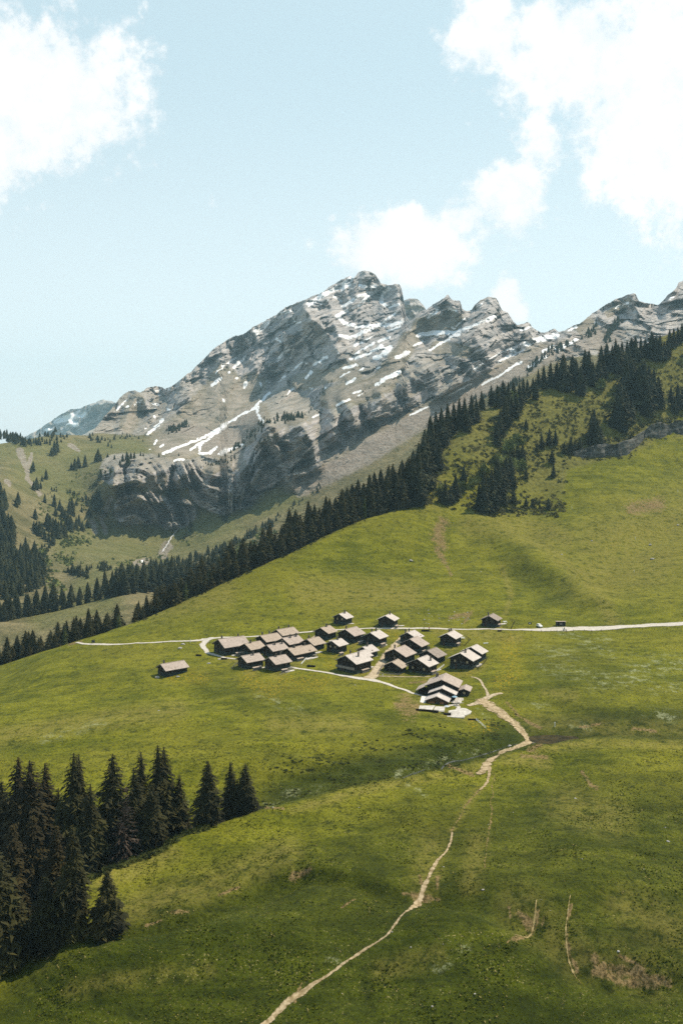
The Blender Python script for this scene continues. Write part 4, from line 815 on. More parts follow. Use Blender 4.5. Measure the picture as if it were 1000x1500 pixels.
# forest along the brow: rows on and just behind the crest of the meadow
CREST = [(0,975),(50,962),(100,943),(150,929),(200,912),(250,890),(300,868),(350,845),(400,820),(450,798),(500,775),(560,752),(600,742),(622,735)]
TOPS = [(0,928),(20,918),(50,914),(80,918),(100,888),(120,880),(150,884),(178,876),(196,868),(215,866),(240,842),(270,826),(300,812),(330,800),(350,775),(370,766),(400,752),(430,736),(460,722),(490,706),(520,690),(545,676),(565,660),(590,648),(606,640),(622,632),(640,626)]
def lerp(L, x): return float(np.interp(x, [p[0] for p in L], [p[1] for p in L]))
def crest_y(px):
    g = GUIDES[10]; return float(np.interp(px, [p[0] for p in g], [p[2] for p in g]))
BG1 = 'dense spruces along the brow of the meadow'
spots = []
for row, (dy, step, dpy) in enumerate([(5, 11, .64), (17, 11, .84), (32, 12.5, 1.0)]):
    px = -14 + row * 4
    while px < 606:
        spots.append((px + random.uniform(-3, 3), dy, row, dpy)); px += step * random.uniform(.75, 1.25) * (1.0 if px > 190 else 1.15)
for px, dy, row, dpy in spots:
    if 183 < px < 193 : continue
    Y = crest_y(px) + dy * (0.8 if px < 560 else .5) + random.uniform(-3, 3)
    x = (px - 500) / F * Y; zb = H1(x, Y) - .3; cr = lerp(CREST, px); tp = lerp(TOPS, px)
    top_py = cr + (tp - cr) * dpy * random.choice((random.uniform(.66, .85), random.uniform(.82, 1.06)))
    h = CZ + (YH - top_py) * Y / F - zb
    h = min(h, 34)
    if h < 6: continue
    lr = random.random() < .05 or (160 < px < 180 and row < 2)
    if lr: mid_tree(x, Y, zb, h * .92, 'lighter green larch standing among the dark brow spruces', 'larches among the brow spruces', LARCH, 1.1, 'larch', 'larch_tree')
    else:
        seg = 0 if px < 105 else 1 if px < 190 else 2 if px < 330 else 3 if px < 470 else 4
        where = ('left of the lane end', 'right of the lane end', 'on the brow above the lone barn', 'mid way up the brow belt', 'at the upper end of the brow belt')[seg]
        mid_tree(x, Y, zb, h, ('front row ' if row == 0 else 'rear row ') + 'dark spruce ' + where, ('front' if row == 0 else 'rear') + ' spruces of the brow belt ' + ('far left', 'left', 'lower middle', 'upper middle', 'upper end')[seg], None, 1.2)
# flank of the brow forest beside the scrub slope and the trees scattered over it: (px, base py, top py)
HILL = [(604,740,668),(612,736,650),(620,722,636),(596,742,690),(586,744,680),(622,700,628),(630,680,606),(638,668,600),(628,714,660),(614,742,690),(646,660,596),(655,648,592),(664,636,588),(672,632,586),(680,628,584),(690,622,578),(697,618,582),(684,634,600),(650,640,600),(636,650,606),(642,690,640),(605,700,640),
 (705,600,569),(719,596,563),(732,641,600),(740,628,580),(744,612,560),(736,590,556),(752,586,560),(760,600,560),(766,590,552),(755,612,574),(728,596,562),(728,652,618),
 (679,706,680),(667,733,692),(652,739,704),(645,738,718),(660,738,712),(708,752,688),(720,750,686),(714,750,696),(701,748,706),(730,738,676),(737,720,680),(727,722,672),(750,716,682),(747,702,664),(741,698,668),(765,678,648),(752,674,654),(758,672,650),(770,703,684),(742,708,676),(752,740,720),(780,746,733),(790,748,738),(803,748,730),(770,745,730),(740,744,728),(808,680,658),(810,700,678),(793,657,634),(804,653,626),(813,652,628),(786,662,648),(826,666,648),(836,664,640),(842,662,644),(849,664,640),(770,628,612),(830,666,654),
 (866,652,606),(874,658,612),(880,652,628),(870,640,600),(908,626,560),(914,618,566),(903,628,598),(896,626,602),(920,612,580),(925,622,590),(912,632,596),(917,590,518),(925,588,528),(921,572,512),(932,592,552),(928,560,526),(936,600,534),(943,602,528),(950,600,536),(957,602,540),(964,602,552),(948,612,560),(940,586,530),(982,588,563),(992,600,560),(998,598,570),(988,606,580),(1006,596,556),
 (806,570,532),(815,568,530),(824,572,518),(832,576,546),(838,560,520),(850,580,536),(826,556,520),(843,566,524),(856,552,510),(862,556,512),(868,566,528),(876,560,524),(884,556,530),(880,542,506),(888,540,500),(896,544,504),(901,540,494),(905,548,504),(910,538,498),(918,532,496),(924,530,494),(930,532,492),(938,526,494),(944,524,496),(954,526,484),(960,528,490),(966,530,490),(972,528,500),(978,524,500),(980,510,482),(986,508,480),(992,504,478),(998,500,472),(1006,494,466),(780,574,552),(772,584,556),(788,570,540),(796,572,536),(784,588,556),(1014,520,480)]
BG2 = 'spruces on the scrub slope to the right'
SMALL = []
for px, bpy_, tpy in HILL:
    if bpy_ - tpy < 21: SMALL.append((px, bpy_, tpy)); continue
    b = ground(px, bpy_); h = (bpy_ - tpy) * b.y / F * 1.04
    if px < 700 and bpy_ > 590 and px < 650: lab, gp = 'dark spruce on the flank where the brow forest meets the scrub slope', 'spruces on the forest flank'
    elif bpy_ < 583: lab, gp = 'dark spruce on the skyline ridge ' + ('just right of the brow forest' if px < 800 else 'above the middle of the scrub slope' if px < 885 else 'by the right frame edge'), 'spruces on the skyline ridge ' + ('left' if px < 800 else 'middle' if px < 885 else 'right')
    elif px > 860: lab, gp = 'dark spruce in the tall clump ' + ('directly above the banded rock step' if px < 930 else 'above the shaded rock wall at the right'), 'spruces above the rock steps ' + ('left' if px < 930 else 'right')
    elif px < 686: lab, gp = 'dark spruce in the small lower left clump of the scrub slope', 'lower left clump of the scrub slope'
    elif px < 735 and bpy_ > 730: lab, gp = 'tall dark spruce in the big clump at the foot of the scrub slope', 'big clump at the foot of the scrub slope'
    elif px < 775 and bpy_ > 640: lab, gp = 'dark spruce in the leafy middle of the scrub slope', 'spruces in the leafy middle of the scrub slope'
    elif px < 775: lab, gp = 'dark spruce in the file running down from the ridge onto the scrub slope', 'file of spruces down the scrub slope'
    else: lab, gp = 'dark spruce standing free on the right half of the open scrub slope', BG2
    small = h < 12
    if bpy_ - tpy < 17: lab, gp = 'small spruce among the scrub on the right hand slope', 'small spruces in the scrub'
    mid_tree(b.x, b.y, b.z - .3, h, lab, gp, random.choice(MIDF), 1.2 if small else 1.0)
def small_spruces():
    Vs = []; Fs = []; n = 0
    for px, bpy_, tpy in SMALL:
        me = random.choice(MIDF); v = np.empty(len(me.vertices) * 3); me.vertices.foreach_get('co', v); f = np.empty(len(me.polygons) * 3, np.int32); me.loops.foreach_get('vertex_index', f)
        b = ground(px, bpy_); h = (bpy_ - tpy) * b.y / F * 1.04; Vs.append(v.reshape(-1, 3) * (h * 1.2, h * 1.2, h) + np.array(b)); Fs.append(f.reshape(-1, 3) + n); n += len(me.vertices)
    o = link('young_spruces', mesh_np('young_spruces', np.concatenate(Vs), np.concatenate(Fs)), M_FARN); o['kind'] = 'stuff'; o['label'] = 'small young spruces in the scrub of the right hand slope'
small_spruces()
# far conifers on the valley sheet: one mass beyond the individual limit
def far_ground(px, py):
    y = float(far_point(np.array([float(px)]), np.array([float(py)]))[0][0]); return Vector(((px - 500) / F * y, y, CZ + (YH - py) * y / F))
FARS = []
BELT2 = [(0,912),(60,900),(100,892),(150,878),(190,871),(240,866),(300,862),(340,856)]
for row in range(2):
    px = -8 + 5 * row
    while px < 330:
        if not (118 < px < 124):
            py = lerp(BELT2, px) - 1 - row * 7; b = far_ground(px, py)
            hpx = float(np.interp(px, [0, 60, 100, 120, 150, 190, 260, 330], [38, 42, 30, 26, 40, 46, 46, 52])) * random.uniform(.72, 1.08)
            if row: FARS.append((px, py, hpx)); px += random.uniform(9, 15); continue
            mid_tree(b.x, b.y, b.z - 1.0, hpx * b.y / F, 'dark spruce in the second belt beyond the lower meadow strip', 'spruces of the second belt', random.choice(MIDF), 1.1)
        px += random.uniform(9, 15)
def in_poly(x, y, P):
    c = False; n = len(P)
    for i in range(n):
        x1, y1 = P[i]; x2, y2 = P[(i + 1) % n]
        if (y1 > y) != (y2 > y) and x < (x2 - x1) * (y - y1) / (y2 - y1) + x1: c = not c
    return c
WOOD = [(-120, 640), (0, 725), (10, 748), (19, 790), (24, 812), (42, 806), (60, 822), (66, 846), (58, 862), (36, 872), (0, 884), (-120, 900)]
for yy in range(640, 890, 6):
    for k in range(40):
        px = random.uniform(-120, 66); py = yy + random.uniform(-3, 3)
        if in_poly(px, py, WOOD) and random.random() < .55: FARS.append((px, py, random.uniform(22, 33)))
for px, py, h in [(27,738,19),(24,742,14),(49,690,16),(46,693,12),(68,702,16),(62,705,10),(54,717,19),(50,718,16),(60,716,12),(80,666,22),(76,668,14),(84,662,20),(110,688,18),(105,688,12),(115,685,18),(125,684,19),(144,676,21),(141,676,13),(148,676,12),(158,670,7),(168,673,8),(52,760,17),(50,776,15),(54,780,18),(58,784,22),(62,782,18),(70,772,22),(74,778,24),(78,776,20),(82,786,28),(86,788,26),(90,780,22),(82,756,14),(92,758,18),(96,764,20),(100,772,22),(88,748,18),(102,752,20),(106,746,17),(108,756,14),(104,778,24),(112,776,20),(116,770,18),(121,778,16),(120,750,10),(130,755,12),(128,772,12),(112,740,10),(103,722,8),(78,798,22),(72,794,18),(66,790,16),(95,786,22),(80,742,20),(66,736,14),(132,757,12),(143,740,26),(140,748,22),(147,742,16),(150,752,12),(155,757,8),(136,735,12),(148,700,14),(145,704,12),(155,700,12),(163,696,11),(180,676,12),(186,674,14),(188,682,18),(192,672,11),(197,672,12),(206,668,8),(210,668,6),(176,682,10),(233,670,8),(262,668,5),(330,668,6),(338,664,8),(343,660,9),(349,654,8),(278,780,13),(274,786,10),(270,790,8),(279,772,12),(350,738,8),(346,744,8)]: FARS.append((px, py, h * 1.05))
for a, b_, n, hh in [((62, 838), (72, 800), 16, 9), ((100, 838), (130, 845), 26, 14), ((120, 832), (200, 838), 30, 11), ((190, 846), (330, 830), 70, 19), ((210, 836), (300, 818), 40, 12), ((300, 818), (345, 800), 24, 14), ((0, 640), (40, 652), 34, 13), ((44, 652), (84, 646), 20, 9), ((60, 640), (80, 640), 14, 8), ((86, 640), (100, 642), 5, 8), ((132, 641), (165, 650), 16, 8), ((176, 640), (210, 642), 18, 5), ((246, 634), (275, 622), 40, 8), ((380, 622), (402, 616), 14, 7), ((404, 616), (440, 612), 26, 10), ((348, 655), (385, 625), 30, 7), ((300, 682), (345, 672), 30, 6), ((375, 650), (400, 640), 12, 8), ((450, 606), (485, 560), 16, 5), ((520, 585), (560, 560), 10, 4), ((545, 620), (552, 600), 10, 5), ((770, 545), (800, 520), 30, 8), ((800, 520), (830, 505), 24, 9), ((836, 506), (872, 480), 16, 8), ((888, 498), (905, 470), 44, 10), ((860, 496), (870, 486), 12, 6), ((730, 575), (770, 552), 30, 9), ((690, 590), (730, 575), 12, 8), ((0, 870), (66, 862), 18, 16), ((140, 706), (128, 740), 14, 7), ((100, 720), (140, 745), 22, 5), ((70, 730), (84, 712), 8, 6), ((340, 800), (400, 770), 26, 14), ((400, 760), (470, 715), 16, 8)]:
    for k in range(n):
        t = random.random(); px = a[0] + (b_[0] - a[0]) * t + random.gauss(0, 3.2); py = a[1] + (b_[1] - a[1]) * t + random.gauss(0, 2.4)
        FARS.append((px, py, hh * random.uniform(.6, 1.2)))
def far_forest():
    Vs = []; Fs = []; n = 0; base = []
    for me in FAR:
        v = np.empty(len(me.vertices) * 3); me.vertices.foreach_get('co', v); f = np.empty(len(me.polygons) * 3, np.int32); me.loops.foreach_get('vertex_index', f)
        base.append((v.reshape(-1, 3), f.reshape(-1, 3)))
    P = np.array(FARS); Y = far_point(P[:, 0], P[:, 1])[0]
    for (px, py, hp), y in zip(FARS, Y):
        v, f = random.choice(base); h = hp * y / F; a = random.uniform(0, 6.28); w = h * random.uniform(1.0, 1.35)
        R = np.array([[math.cos(a), -math.sin(a)], [math.sin(a), math.cos(a)]]); q = v.copy(); q[:, :2] = (v[:, :2] @ R.T) * w; q[:, 2] = v[:, 2] * h
        Vs.append(q + np.array([(px - 500) / F * y, y, CZ + (YH - py) * y / F - 1.0])); Fs.append(f + n); n += len(v)
    o = link('conifer_forest', mesh_np('conifer_forest', np.concatenate(Vs), np.concatenate(Fs)), M_FARN); o['kind'] = 'stuff'; o['label'] = 'dark conifers dotting the far bowl and its wooded left side'
far_forest()
print('trees', N_TREE[0], 'far', len(FARS))

# ------------------------------------------------------------------ bushes
def bush_mesh(name, seed, n, rx=1.0, rz=.8, leaf=.22):
    r = random.Random(seed); V = []; Fc = []
    for i in range(n):
        a = r.uniform(0, 6.28); u = r.uniform(0, 1); t = r.random() ** .4
        lob = .72 + .28 * math.sin(a * 3 + seed) * math.cos(u * 5 + seed * 2)
        x = math.cos(a) * math.sqrt(1 - u * u) * t * rx * lob; y = math.sin(a) * math.sqrt(1 - u * u) * t * rx * lob; z = u * t * rz * (.85 + .3 * math.sin(a * 2 + 1)) + .03
        s = leaf * r.uniform(.6, 1.3); d = Vector((r.uniform(-1, 1), r.uniform(-1, 1), r.uniform(-.4, 1))).normalized(); e = d.orthogonal().normalized() * s * .5
        k = len(V); c = Vector((x, y, z)); V += [tuple(c - e), tuple(c + e), tuple(c + d * s)]; Fc.append((k, k + 1, k + 2))
    return mesh_np(name, V, Fc)
BUSH = [bush_mesh('bush', 400 + i, 420) for i in range(3)]
for me in BUSH: me.materials.append(M_LEAF)
def leafy(px, base, top, wide, lab, group=None):
    b = ground(px, base); h = (base - top) * b.y / F
    o = empty('leafy_tree', (b.x, b.y, b.z - .1), random.uniform(0, 6)); tag(o, lab, 'leafy tree', group)
    k = link('crown', random.choice(BUSH), (), o); k.location = (0, 0, h * .12); k.scale = (h * wide * .5, h * wide * .5, h)
    MB().cyl((0, 0, -.4), (.1, 0, h * .6), .16, .06, 7).build('trunk', M_BARK, o)
for px, ba, to, w, lab in [(745,664,640,1.3,'light green leafy tree above the middle clump of the scrub slope'),(757,656,634,1.3,'light green leafy tree highest of the scrub slope clump'),(736,690,668,1.2,'light green leafy tree beside the tall pair of scrub slope spruces'),(728,682,664,1.3,'pale leafy tree left above the tall pair of scrub slope spruces'),(764,690,672,1.2,'pale green leafy tree right of the middle clump on the scrub slope'),(752,690,670,1.2,'leafy tree in the heart of the middle clump on the scrub slope'),(708,698,676,1.2,'light green leafy tree right of the left spruce clump'),(692,714,698,1.3,'low leafy tree between the two lower spruce clumps'),(678,722,704,1.2,'round leafy tree at the left spruce clump'),(753,600,572,.8,'pale grey green tree beside the ridge spruces'),(880,572,554,1.1,'light leafy tree at the foot of the ridge spruces'),(866,560,546,1.1,'bright leafy bush on the sunlit edge of the ridge'),(716,718,704,1.2,'low leafy tree left of the tall pair of scrub slope spruces'),(645,726,708,1.2,'pale leafy tree at the left foot of the scrub slope')]:
    leafy(px, ba, to, w, lab)
def scrub():
    Vs = []; Fs = []; n = 0; bm = [bush_mesh('b', 450 + i, 26, 1, .8, .55) for i in range(4)]; data = []
    for me in bm:
        v = np.empty(len(me.vertices) * 3); me.vertices.foreach_get('co', v); f = np.empty(len(me.polygons) * 3, np.int32); me.loops.foreach_get('vertex_index', f); data.append((v.reshape(-1, 3), f.reshape(-1, 3)))
    SH = [(622,742),(640,700),(660,655),(700,622),(740,606),(800,580),(850,572),(900,556),(960,545),(1010,510),(1010,575),(950,590),(940,630),(880,660),(832,680),(826,750),(760,757),(690,752),(650,745)]
    pts = []
    for _ in range(150):
        px = random.uniform(190, 640); pts.append((px, lerp(CREST, px) + random.uniform(-1.5, 3.0), random.uniform(.5, 1.4)))
    while len(pts) < 1650:
        px = random.uniform(615, 1010); py = random.uniform(505, 760)
        if in_poly(px, py, SH) and float(vnoise(np.array([px / 16]), np.array([py / 11]), 77)[0]) + random.uniform(-.5, .5) > -.15: pts.append((px, py, random.uniform(.8, 2.6)))
    for px, py, s in pts + [(random.uniform(690, 825), random.gauss(748, 5), random.uniform(1.2, 3)) for _ in range(110)] + [(px_, float(np.interp(px_, [824, 870, 920, 945, 1010], [662, 648, 640, 622, 612])) + random.uniform(-6, 6), random.uniform(1.6, 3.6)) for px_ in [random.uniform(824, 1010) for _ in range(130)]] + [(px_, float(np.interp(px_, [824, 870, 920, 945, 1010], [668, 671, 668, 644, 635])) + random.uniform(-2, 4), random.uniform(.8, 2.0)) for px_ in [random.uniform(824, 1010) for _ in range(60)]]:
        b = ground_fast(px, py); v, f = random.choice(data); q = v * (s * random.uniform(.8, 1.4), s, s * random.uniform(.6, 1.0))
        Vs.append(q + np.array(b)); Fs.append(f + n); n += len(v)
    o = link('shrub_cover', mesh_np('shrub_cover', np.concatenate(Vs), np.concatenate(Fs)), simple_mat('scrub_leaves', two_tone((0.030,0.034,0.010),(0.115,0.105,0.030), 0.09), 0.95, 0.1)); o['kind'] = 'stuff'; o['label'] = 'low alder scrub covering the slope between the spruces'
    # valley bushes and gully growth
    Vs = []; Fs = []; n = 0; pts = []
    for a, b_, k, s in [((60, 800), (80, 870), 60, 5), ((90, 800), (130, 790), 60, 4), ((100, 720), (140, 750), 60, 3.5), ((110, 700), (160, 690), 50, 3), ((330, 815), (390, 785), 50, 6), ((270, 795), (285, 775), 20, 3.5), ((80, 812), (110, 830), 40, 4), ((150, 830), (250, 815), 60, 3), ((60, 745), (110, 800), 60, 4), ((120, 770), (100, 800), 40, 3), ((230, 800), (330, 790), 30, 2)]:
        for _ in range(k):
            t = random.random(); pts.append((a[0] + (b_[0] - a[0]) * t + random.gauss(0, 6), a[1] + (b_[1] - a[1]) * t + random.gauss(0, 4), s * random.uniform(.5, 1.2)))
    P = np.array(pts); Y = far_point(P[:, 0], P[:, 1])[0]
    for (px, py, s), y in zip(pts, Y):
        v, f = random.choice(data); q = v * s; Vs.append(q + np.array([(px - 500) / F * y, y, CZ + (YH - py) * y / F - .5])); Fs.append(f + n); n += len(v)
    o = link('valley_shrubs', mesh_np('valley_shrubs', np.concatenate(Vs), np.concatenate(Fs)), M_LEAF); o['kind'] = 'stuff'; o['label'] = 'scattered bright bushes in the bowl'
    Vs = []; Fs = []; n = 0
    for _ in range(420):
        t = random.random(); px = float(np.interp(t, [0, .3, .7, 1], [95, 200, 285, 300])) + random.gauss(0, 5); Yc = crest3(px) + random.uniform(-1, 12)
        x = (px - 500) / F * Yc; v, f = random.choice(data); s = random.uniform(.5, 1.6); Vs.append(v * s + np.array([x, Yc, H1(x, Yc)])); Fs.append(f + n); n += len(v)
    for _ in range(1500):
        px = random.uniform(385, 760); Yc = crest3(px) + random.uniform(14, 52); x = (px - 500) / F * Yc
        if float(vnoise(np.array([x / 7]), np.array([Yc / 5]), 88)[0]) + random.uniform(-.4, .4) < .05: continue
        v, f = random.choice(data); q = random.uniform(.25, .7); Vs.append(v * (q * 1.4, q, q * .6) + np.array([x, Yc, H1(x, Yc)])); Fs.append(f + n); n += len(v)
    o = link('gully_shrubs', mesh_np('gully_shrubs', np.concatenate(Vs), np.concatenate(Fs)), simple_mat('gully_leaves', two_tone((0.018,0.024,0.005),(0.085,0.09,0.02), 0.12), .95, .1)); o['kind'] = 'stuff'; o['label'] = 'low green undergrowth in the gully at the feet of the near spruces'
def ground_fast(px, py):
    x, y = hit_base(px, py); return (x, y, H1(x, y))
def crest3(px):
    g = GUIDES[4]; return float(np.interp(px, [p[0] for p in g], [p[2] for p in g]))
scrub()

# ------------------------------------------------------------------ the hamlet
M_WOOD = simple_mat('weathered_black_timber', two_tone((0.009,0.0065,0.0045),(0.030,0.020,0.013), 1.2, stretch=(.3,.3,5)), 0.9, 0.15)
M_WOODB = simple_mat('brown_timber', two_tone((0.040,0.022,0.012),(0.085,0.048,0.025), 1.4, stretch=(.3,.3,5)), 0.85, 0.2)
M_ORANGE = simple_mat('honey_coloured_boards', two_tone((0.22,0.095,0.03),(0.36,0.17,0.06), 2.0, stretch=(4,4,.4)), 0.7, 0.3)
M_GREYW = simple_mat('silvered_boards', two_tone((0.14,0.125,0.105),(0.26,0.235,0.205), 1.6, stretch=(4,4,.3)), 0.9, 0.15)
M_STONE = simple_mat('lime_washed_stone', two_tone((0.016,0.022,0.021),(0.048,0.060,0.055), 1.1, bump=.12), 0.95, 0.1)
M_CHIM = simple_mat('chimney_stone', two_tone((0.05,0.042,0.036),(0.15,0.13,0.11), 2.2), 0.95, 0.1)
def roof_mat(name, a, b, moss, corr=False):
    def fn(t, P, bs):
        n = t.noise(P, 0.7, 5, 0.7); n2 = t.noise(t.vmath('MULTIPLY', P, (1.0, 5.0, 1.0)).outputs[0], 0.9, 4, 0.7); n3 = t.noise(P, 0.22, 3, 0.6)
        wv = t.add('ShaderNodeTexWave', wave_type='BANDS', bands_direction='X' if corr else 'Y'); t.link(P, wv.inputs['Vector']); wv.inputs['Scale'].default_value = 1.1 if corr else 1.6; wv.inputs['Distortion'].default_value = 0.6; wv.inputs['Detail'].default_value = 2
        c = t.mix(t.ramp(n2, 0.34, 0.66), a, b); c = t.mix(t.ramp(n, 0.48, 0.32, 0, .6), c, moss); c = t.mix(t.ramp(n3, .55, .7, 0, .45), c, tuple(min(1, x * 1.22) for x in b))
        c = t.mix(t.ramp(wv.outputs['Fac'], 0.25, 0.05, 0, .55 if corr else .3), c, tuple(x * .45 for x in a))
        b_ = t.add('ShaderNodeBump'); b_.inputs['Strength'].default_value = 0.6; b_.inputs['Distance'].default_value = 0.08; t.link(wv.outputs['Fac'], b_.inputs['Height']); t.link(b_.outputs[0], bs.inputs['Normal'])
        return c
    return simple_mat(name, fn, 0.85, 0.2)
R_GREY = roof_mat('grey_shingles', (0.31,0.25,0.21), (0.47,0.385,0.33), (0.16,0.125,0.085))
R_PALE = roof_mat('pale_shingles', (0.42,0.365,0.325), (0.58,0.51,0.46), (0.27,0.235,0.20))
R_TAN = roof_mat('tan_shingles', (0.30,0.235,0.18), (0.46,0.37,0.295), (0.16,0.12,0.08))
R_BROWN = roof_mat('brown_corrugated_sheet', (0.21,0.165,0.135), (0.36,0.30,0.255), (0.10,0.08,0.065), True)
M_PANE = simple_mat('dim_glass', (0.025,0.028,0.030), 0.15, 0.5)
M_PANEL = simple_mat('curtained_glass', (0.34,0.28,0.17), 0.3, 0.4)  # tan curtain colour; these panes give no light
M_FRAME = simple_mat('window_frame_wood', (0.12,0.085,0.055), 0.7, 0.2)
M_WHITEP = simple_mat('white_paint', (0.72,0.71,0.68), 0.6, 0.3)
M_IRON = simple_mat('dark_iron', (0.02,0.02,0.022), 0.6, 0.4)
M_SLAB = simple_mat('pale_paving', two_tone((0.52,0.48,0.43),(0.68,0.64,0.59), 0.5), 0.9, 0.2)
M_GRAVEL = simple_mat('light_stone_rubble', two_tone((0.26,0.23,0.19),(0.55,0.51,0.46), 1.4, bump=.1), 0.95, 0.15)
M_ROCK = simple_mat('grey_boulder', two_tone((0.20,0.185,0.165),(0.46,0.43,0.39), 1.6, bump=.15), 0.95, 0.15)

def gable_body(root, L, W, h, hp, pitch=25, ox=0, oy=0, oz=0, roof=R_GREY, wood=None, stone=M_STONE, of=1.0, ob=.7, os_=.85, skirt=2.2, os2=None):
    """stone plinth, timber walls with gables, two-slope roof; ridge along local x, front gable at -x"""
    wood = wood or M_WOOD; tp = math.tan(math.radians(pitch)); zr = h + W / 2 * tp
    x0, x1 = ox - L / 2, ox + L / 2; y0, y1 = oy - W / 2, oy + W / 2
    MB().box(x0 - .06, x1 + .06, y0 - .06, y1 + .06, oz - skirt, oz + hp).build('foundation', stone, root)
    A = [(x0, y0, oz + hp + .004), (x0, y1, oz + hp + .004), (x0, y1, oz + h), (x0, oy, oz + zr), (x0, y0, oz + h)]; B = [(x1, p[1], p[2]) for p in A]
    w = MB().poly(A + B, [(0, 1, 2, 3, 4), (9, 8, 7, 6, 5), (0, 4, 9, 5), (4, 3, 8, 9), (3, 2, 7, 8), (2, 1, 6, 7), (1, 0, 5, 6)])
    for yy in (y0, oy, y1):          # purlin ends carrying the overhang
        zz = oz + (zr if yy == oy else h) - .28; w.box(x0 - of + .15, x0 + .05, yy - .11, yy + .11, zz - .12, zz + .10)
    w.build('wall', wood, root)
    rb = MB(); th = .20
    for s in (-1, 1):
        ov = os_ if s < 0 or os2 is None else os2
        e = W / 2 + ov; ze = h - ov * tp
        P = []
        for x in (x0 - of, x1 + ob):
            P += [(x, oy + s * 0.003, oz + zr + .04), (x, oy + s * e, oz + ze + .04), (x, oy + s * e, oz + ze + .04 + th), (x, oy + s * .003, oz + zr + .04 + th)]
        rb.poly(P, [(0,1,2,3),(7,6,5,4),(0,4,5,1),(1,5,6,2),(2,6,7,3),(3,7,4,0)] if s > 0 else [(3,2,1,0),(4,5,6,7),(1,5,4,0),(2,6,5,1),(3,7,6,2),(0,4,7,3)])
    rb.box(x0 - of + .02, x1 + ob - .02, oy - .18, oy + .18, oz + zr + th + .0, oz + zr + th + .11)
    r = rb.build('roof', roof, root)
    return zr, tp, r
def add_window(root, x, y, z, w=.85, hh=.95, face='front', curtained=False, name='window'):
    f = MB(); t = .07
    if face == 'front':
        for a in ((y-w/2-t, y-w/2, z, z+hh), (y+w/2, y+w/2+t, z, z+hh), (y-w/2-t, y+w/2+t, z-t, z), (y-w/2-t, y+w/2+t, z+hh, z+hh+t)): f.box(x-.07, x+.02, a[0], a[1], a[2], a[3])
        o = f.build(name, M_FRAME, root); MB().box(x-.03, x+.01, y-w/2, y+w/2, z, z+hh).build('pane', M_PANEL if curtained else M_PANE, o)
    else:
        for a in ((x-w/2-t, x-w/2, z, z+hh), (x+w/2, x+w/2+t, z, z+hh), (x-w/2-t, x+w/2+t, z-t, z), (x-w/2-t, x+w/2+t, z+hh, z+hh+t)): f.box(a[0], a[1], y-.07, y+.02, a[2], a[3])
        o = f.build(name, M_FRAME, root); MB().box(x-w/2, x+w/2, y-.03, y+.01, z, z+hh).build('pane', M_PANEL if curtained else M_PANE, o)
def add_chimney(root, roof, x, y, zr, tp, oy=0, oz=0, s=.55, hh=1.5, metal=False):
    zb = oz + zr - abs(y - oy) * tp - .2; zt = oz + zr + hh - abs(y - oy) * tp * .6
    m = MB().box(x-s/2, x+s/2, y-s/2, y+s/2, zb, zt).box(x-s*.66, x+s*.66, y-s*.66, y+s*.66, zt+.002, zt+.14).box(x-s*.2, x+s*.2, y-s*.2, y+s*.2, zt+.143, zt+.42)
    m.build('chimney', M_IRON if metal else M_CHIM, roof)
def chalet(px, py, ang, L, W, h, roof, label, chim=((.15, -.12),), curtained=0, hp=1.6, balcony=None, door=True, pitch=25, sidewin=2, wood=None, name='chalet', cat='chalet', group='dark timber chalets of the hamlet', dz=0.0):
    b = ground(px, py); a = math.radians(ang)
    cs, sn = math.cos(a), math.sin(a); zs = [H1(b.x + cs*u*L/2 - sn*v*W/2, b.y + sn*u*L/2 + cs*v*W/2) for u in (-1, 1) for v in (-1, 1)]
    z = sum(zs) / 4 - .15 + dz
    root = empty(name, (b.x, b.y, z), a); tag(root, label, cat, group)
    zr, tp, rf = gable_body(root, L, W, h, hp, pitch, roof=roof, wood=wood)
    for cx, cy in chim: add_chimney(root, rf, cx * L, cy * W, zr, tp)
    x0 = -L / 2
    n = 3 if W > 9 else 2
    for k in range(n):
        y = (k - (n - 1) / 2) * W / (n + .6); add_window(root, x0, y, hp + .75, curtained=curtained > 0 and k != (1 if n == 3 else 5))
    if h > 3.4:
        for k in range(2): add_window(root, x0, (k - .5) * 1.9, h + .15, .7, .75, curtained=curtained > 1)
    if door:
        d = MB().box(x0 - .10, x0 + .02, W * .18, W * .18 + 1.0, -.1, min(hp, 2.0) - .05).build('door', M_WOODB, root); MB().box(x0 - .17, x0 - .10, W * .18 + .8, W * .18 + .86, .85, 1.0).build('handle', M_IRON, d)
    for k in range(sidewin): add_window(root, (k - .5) * L * .42, -W / 2, hp + .8, face='side')
    if balcony is not None:
        bm = MB().box(x0 - 1.1, x0 - .003, -W/2 + .1, W/2 - .1, hp + .12, hp + .24)
        bl = bm.build('balcony', M_WOODB, root); q = MB().box(x0 - 1.12, x0 - 1.05, -W/2 + .1, W/2 - .1, hp + .25, hp + 1.3); q.build('railing', balcony, bl)
    return root
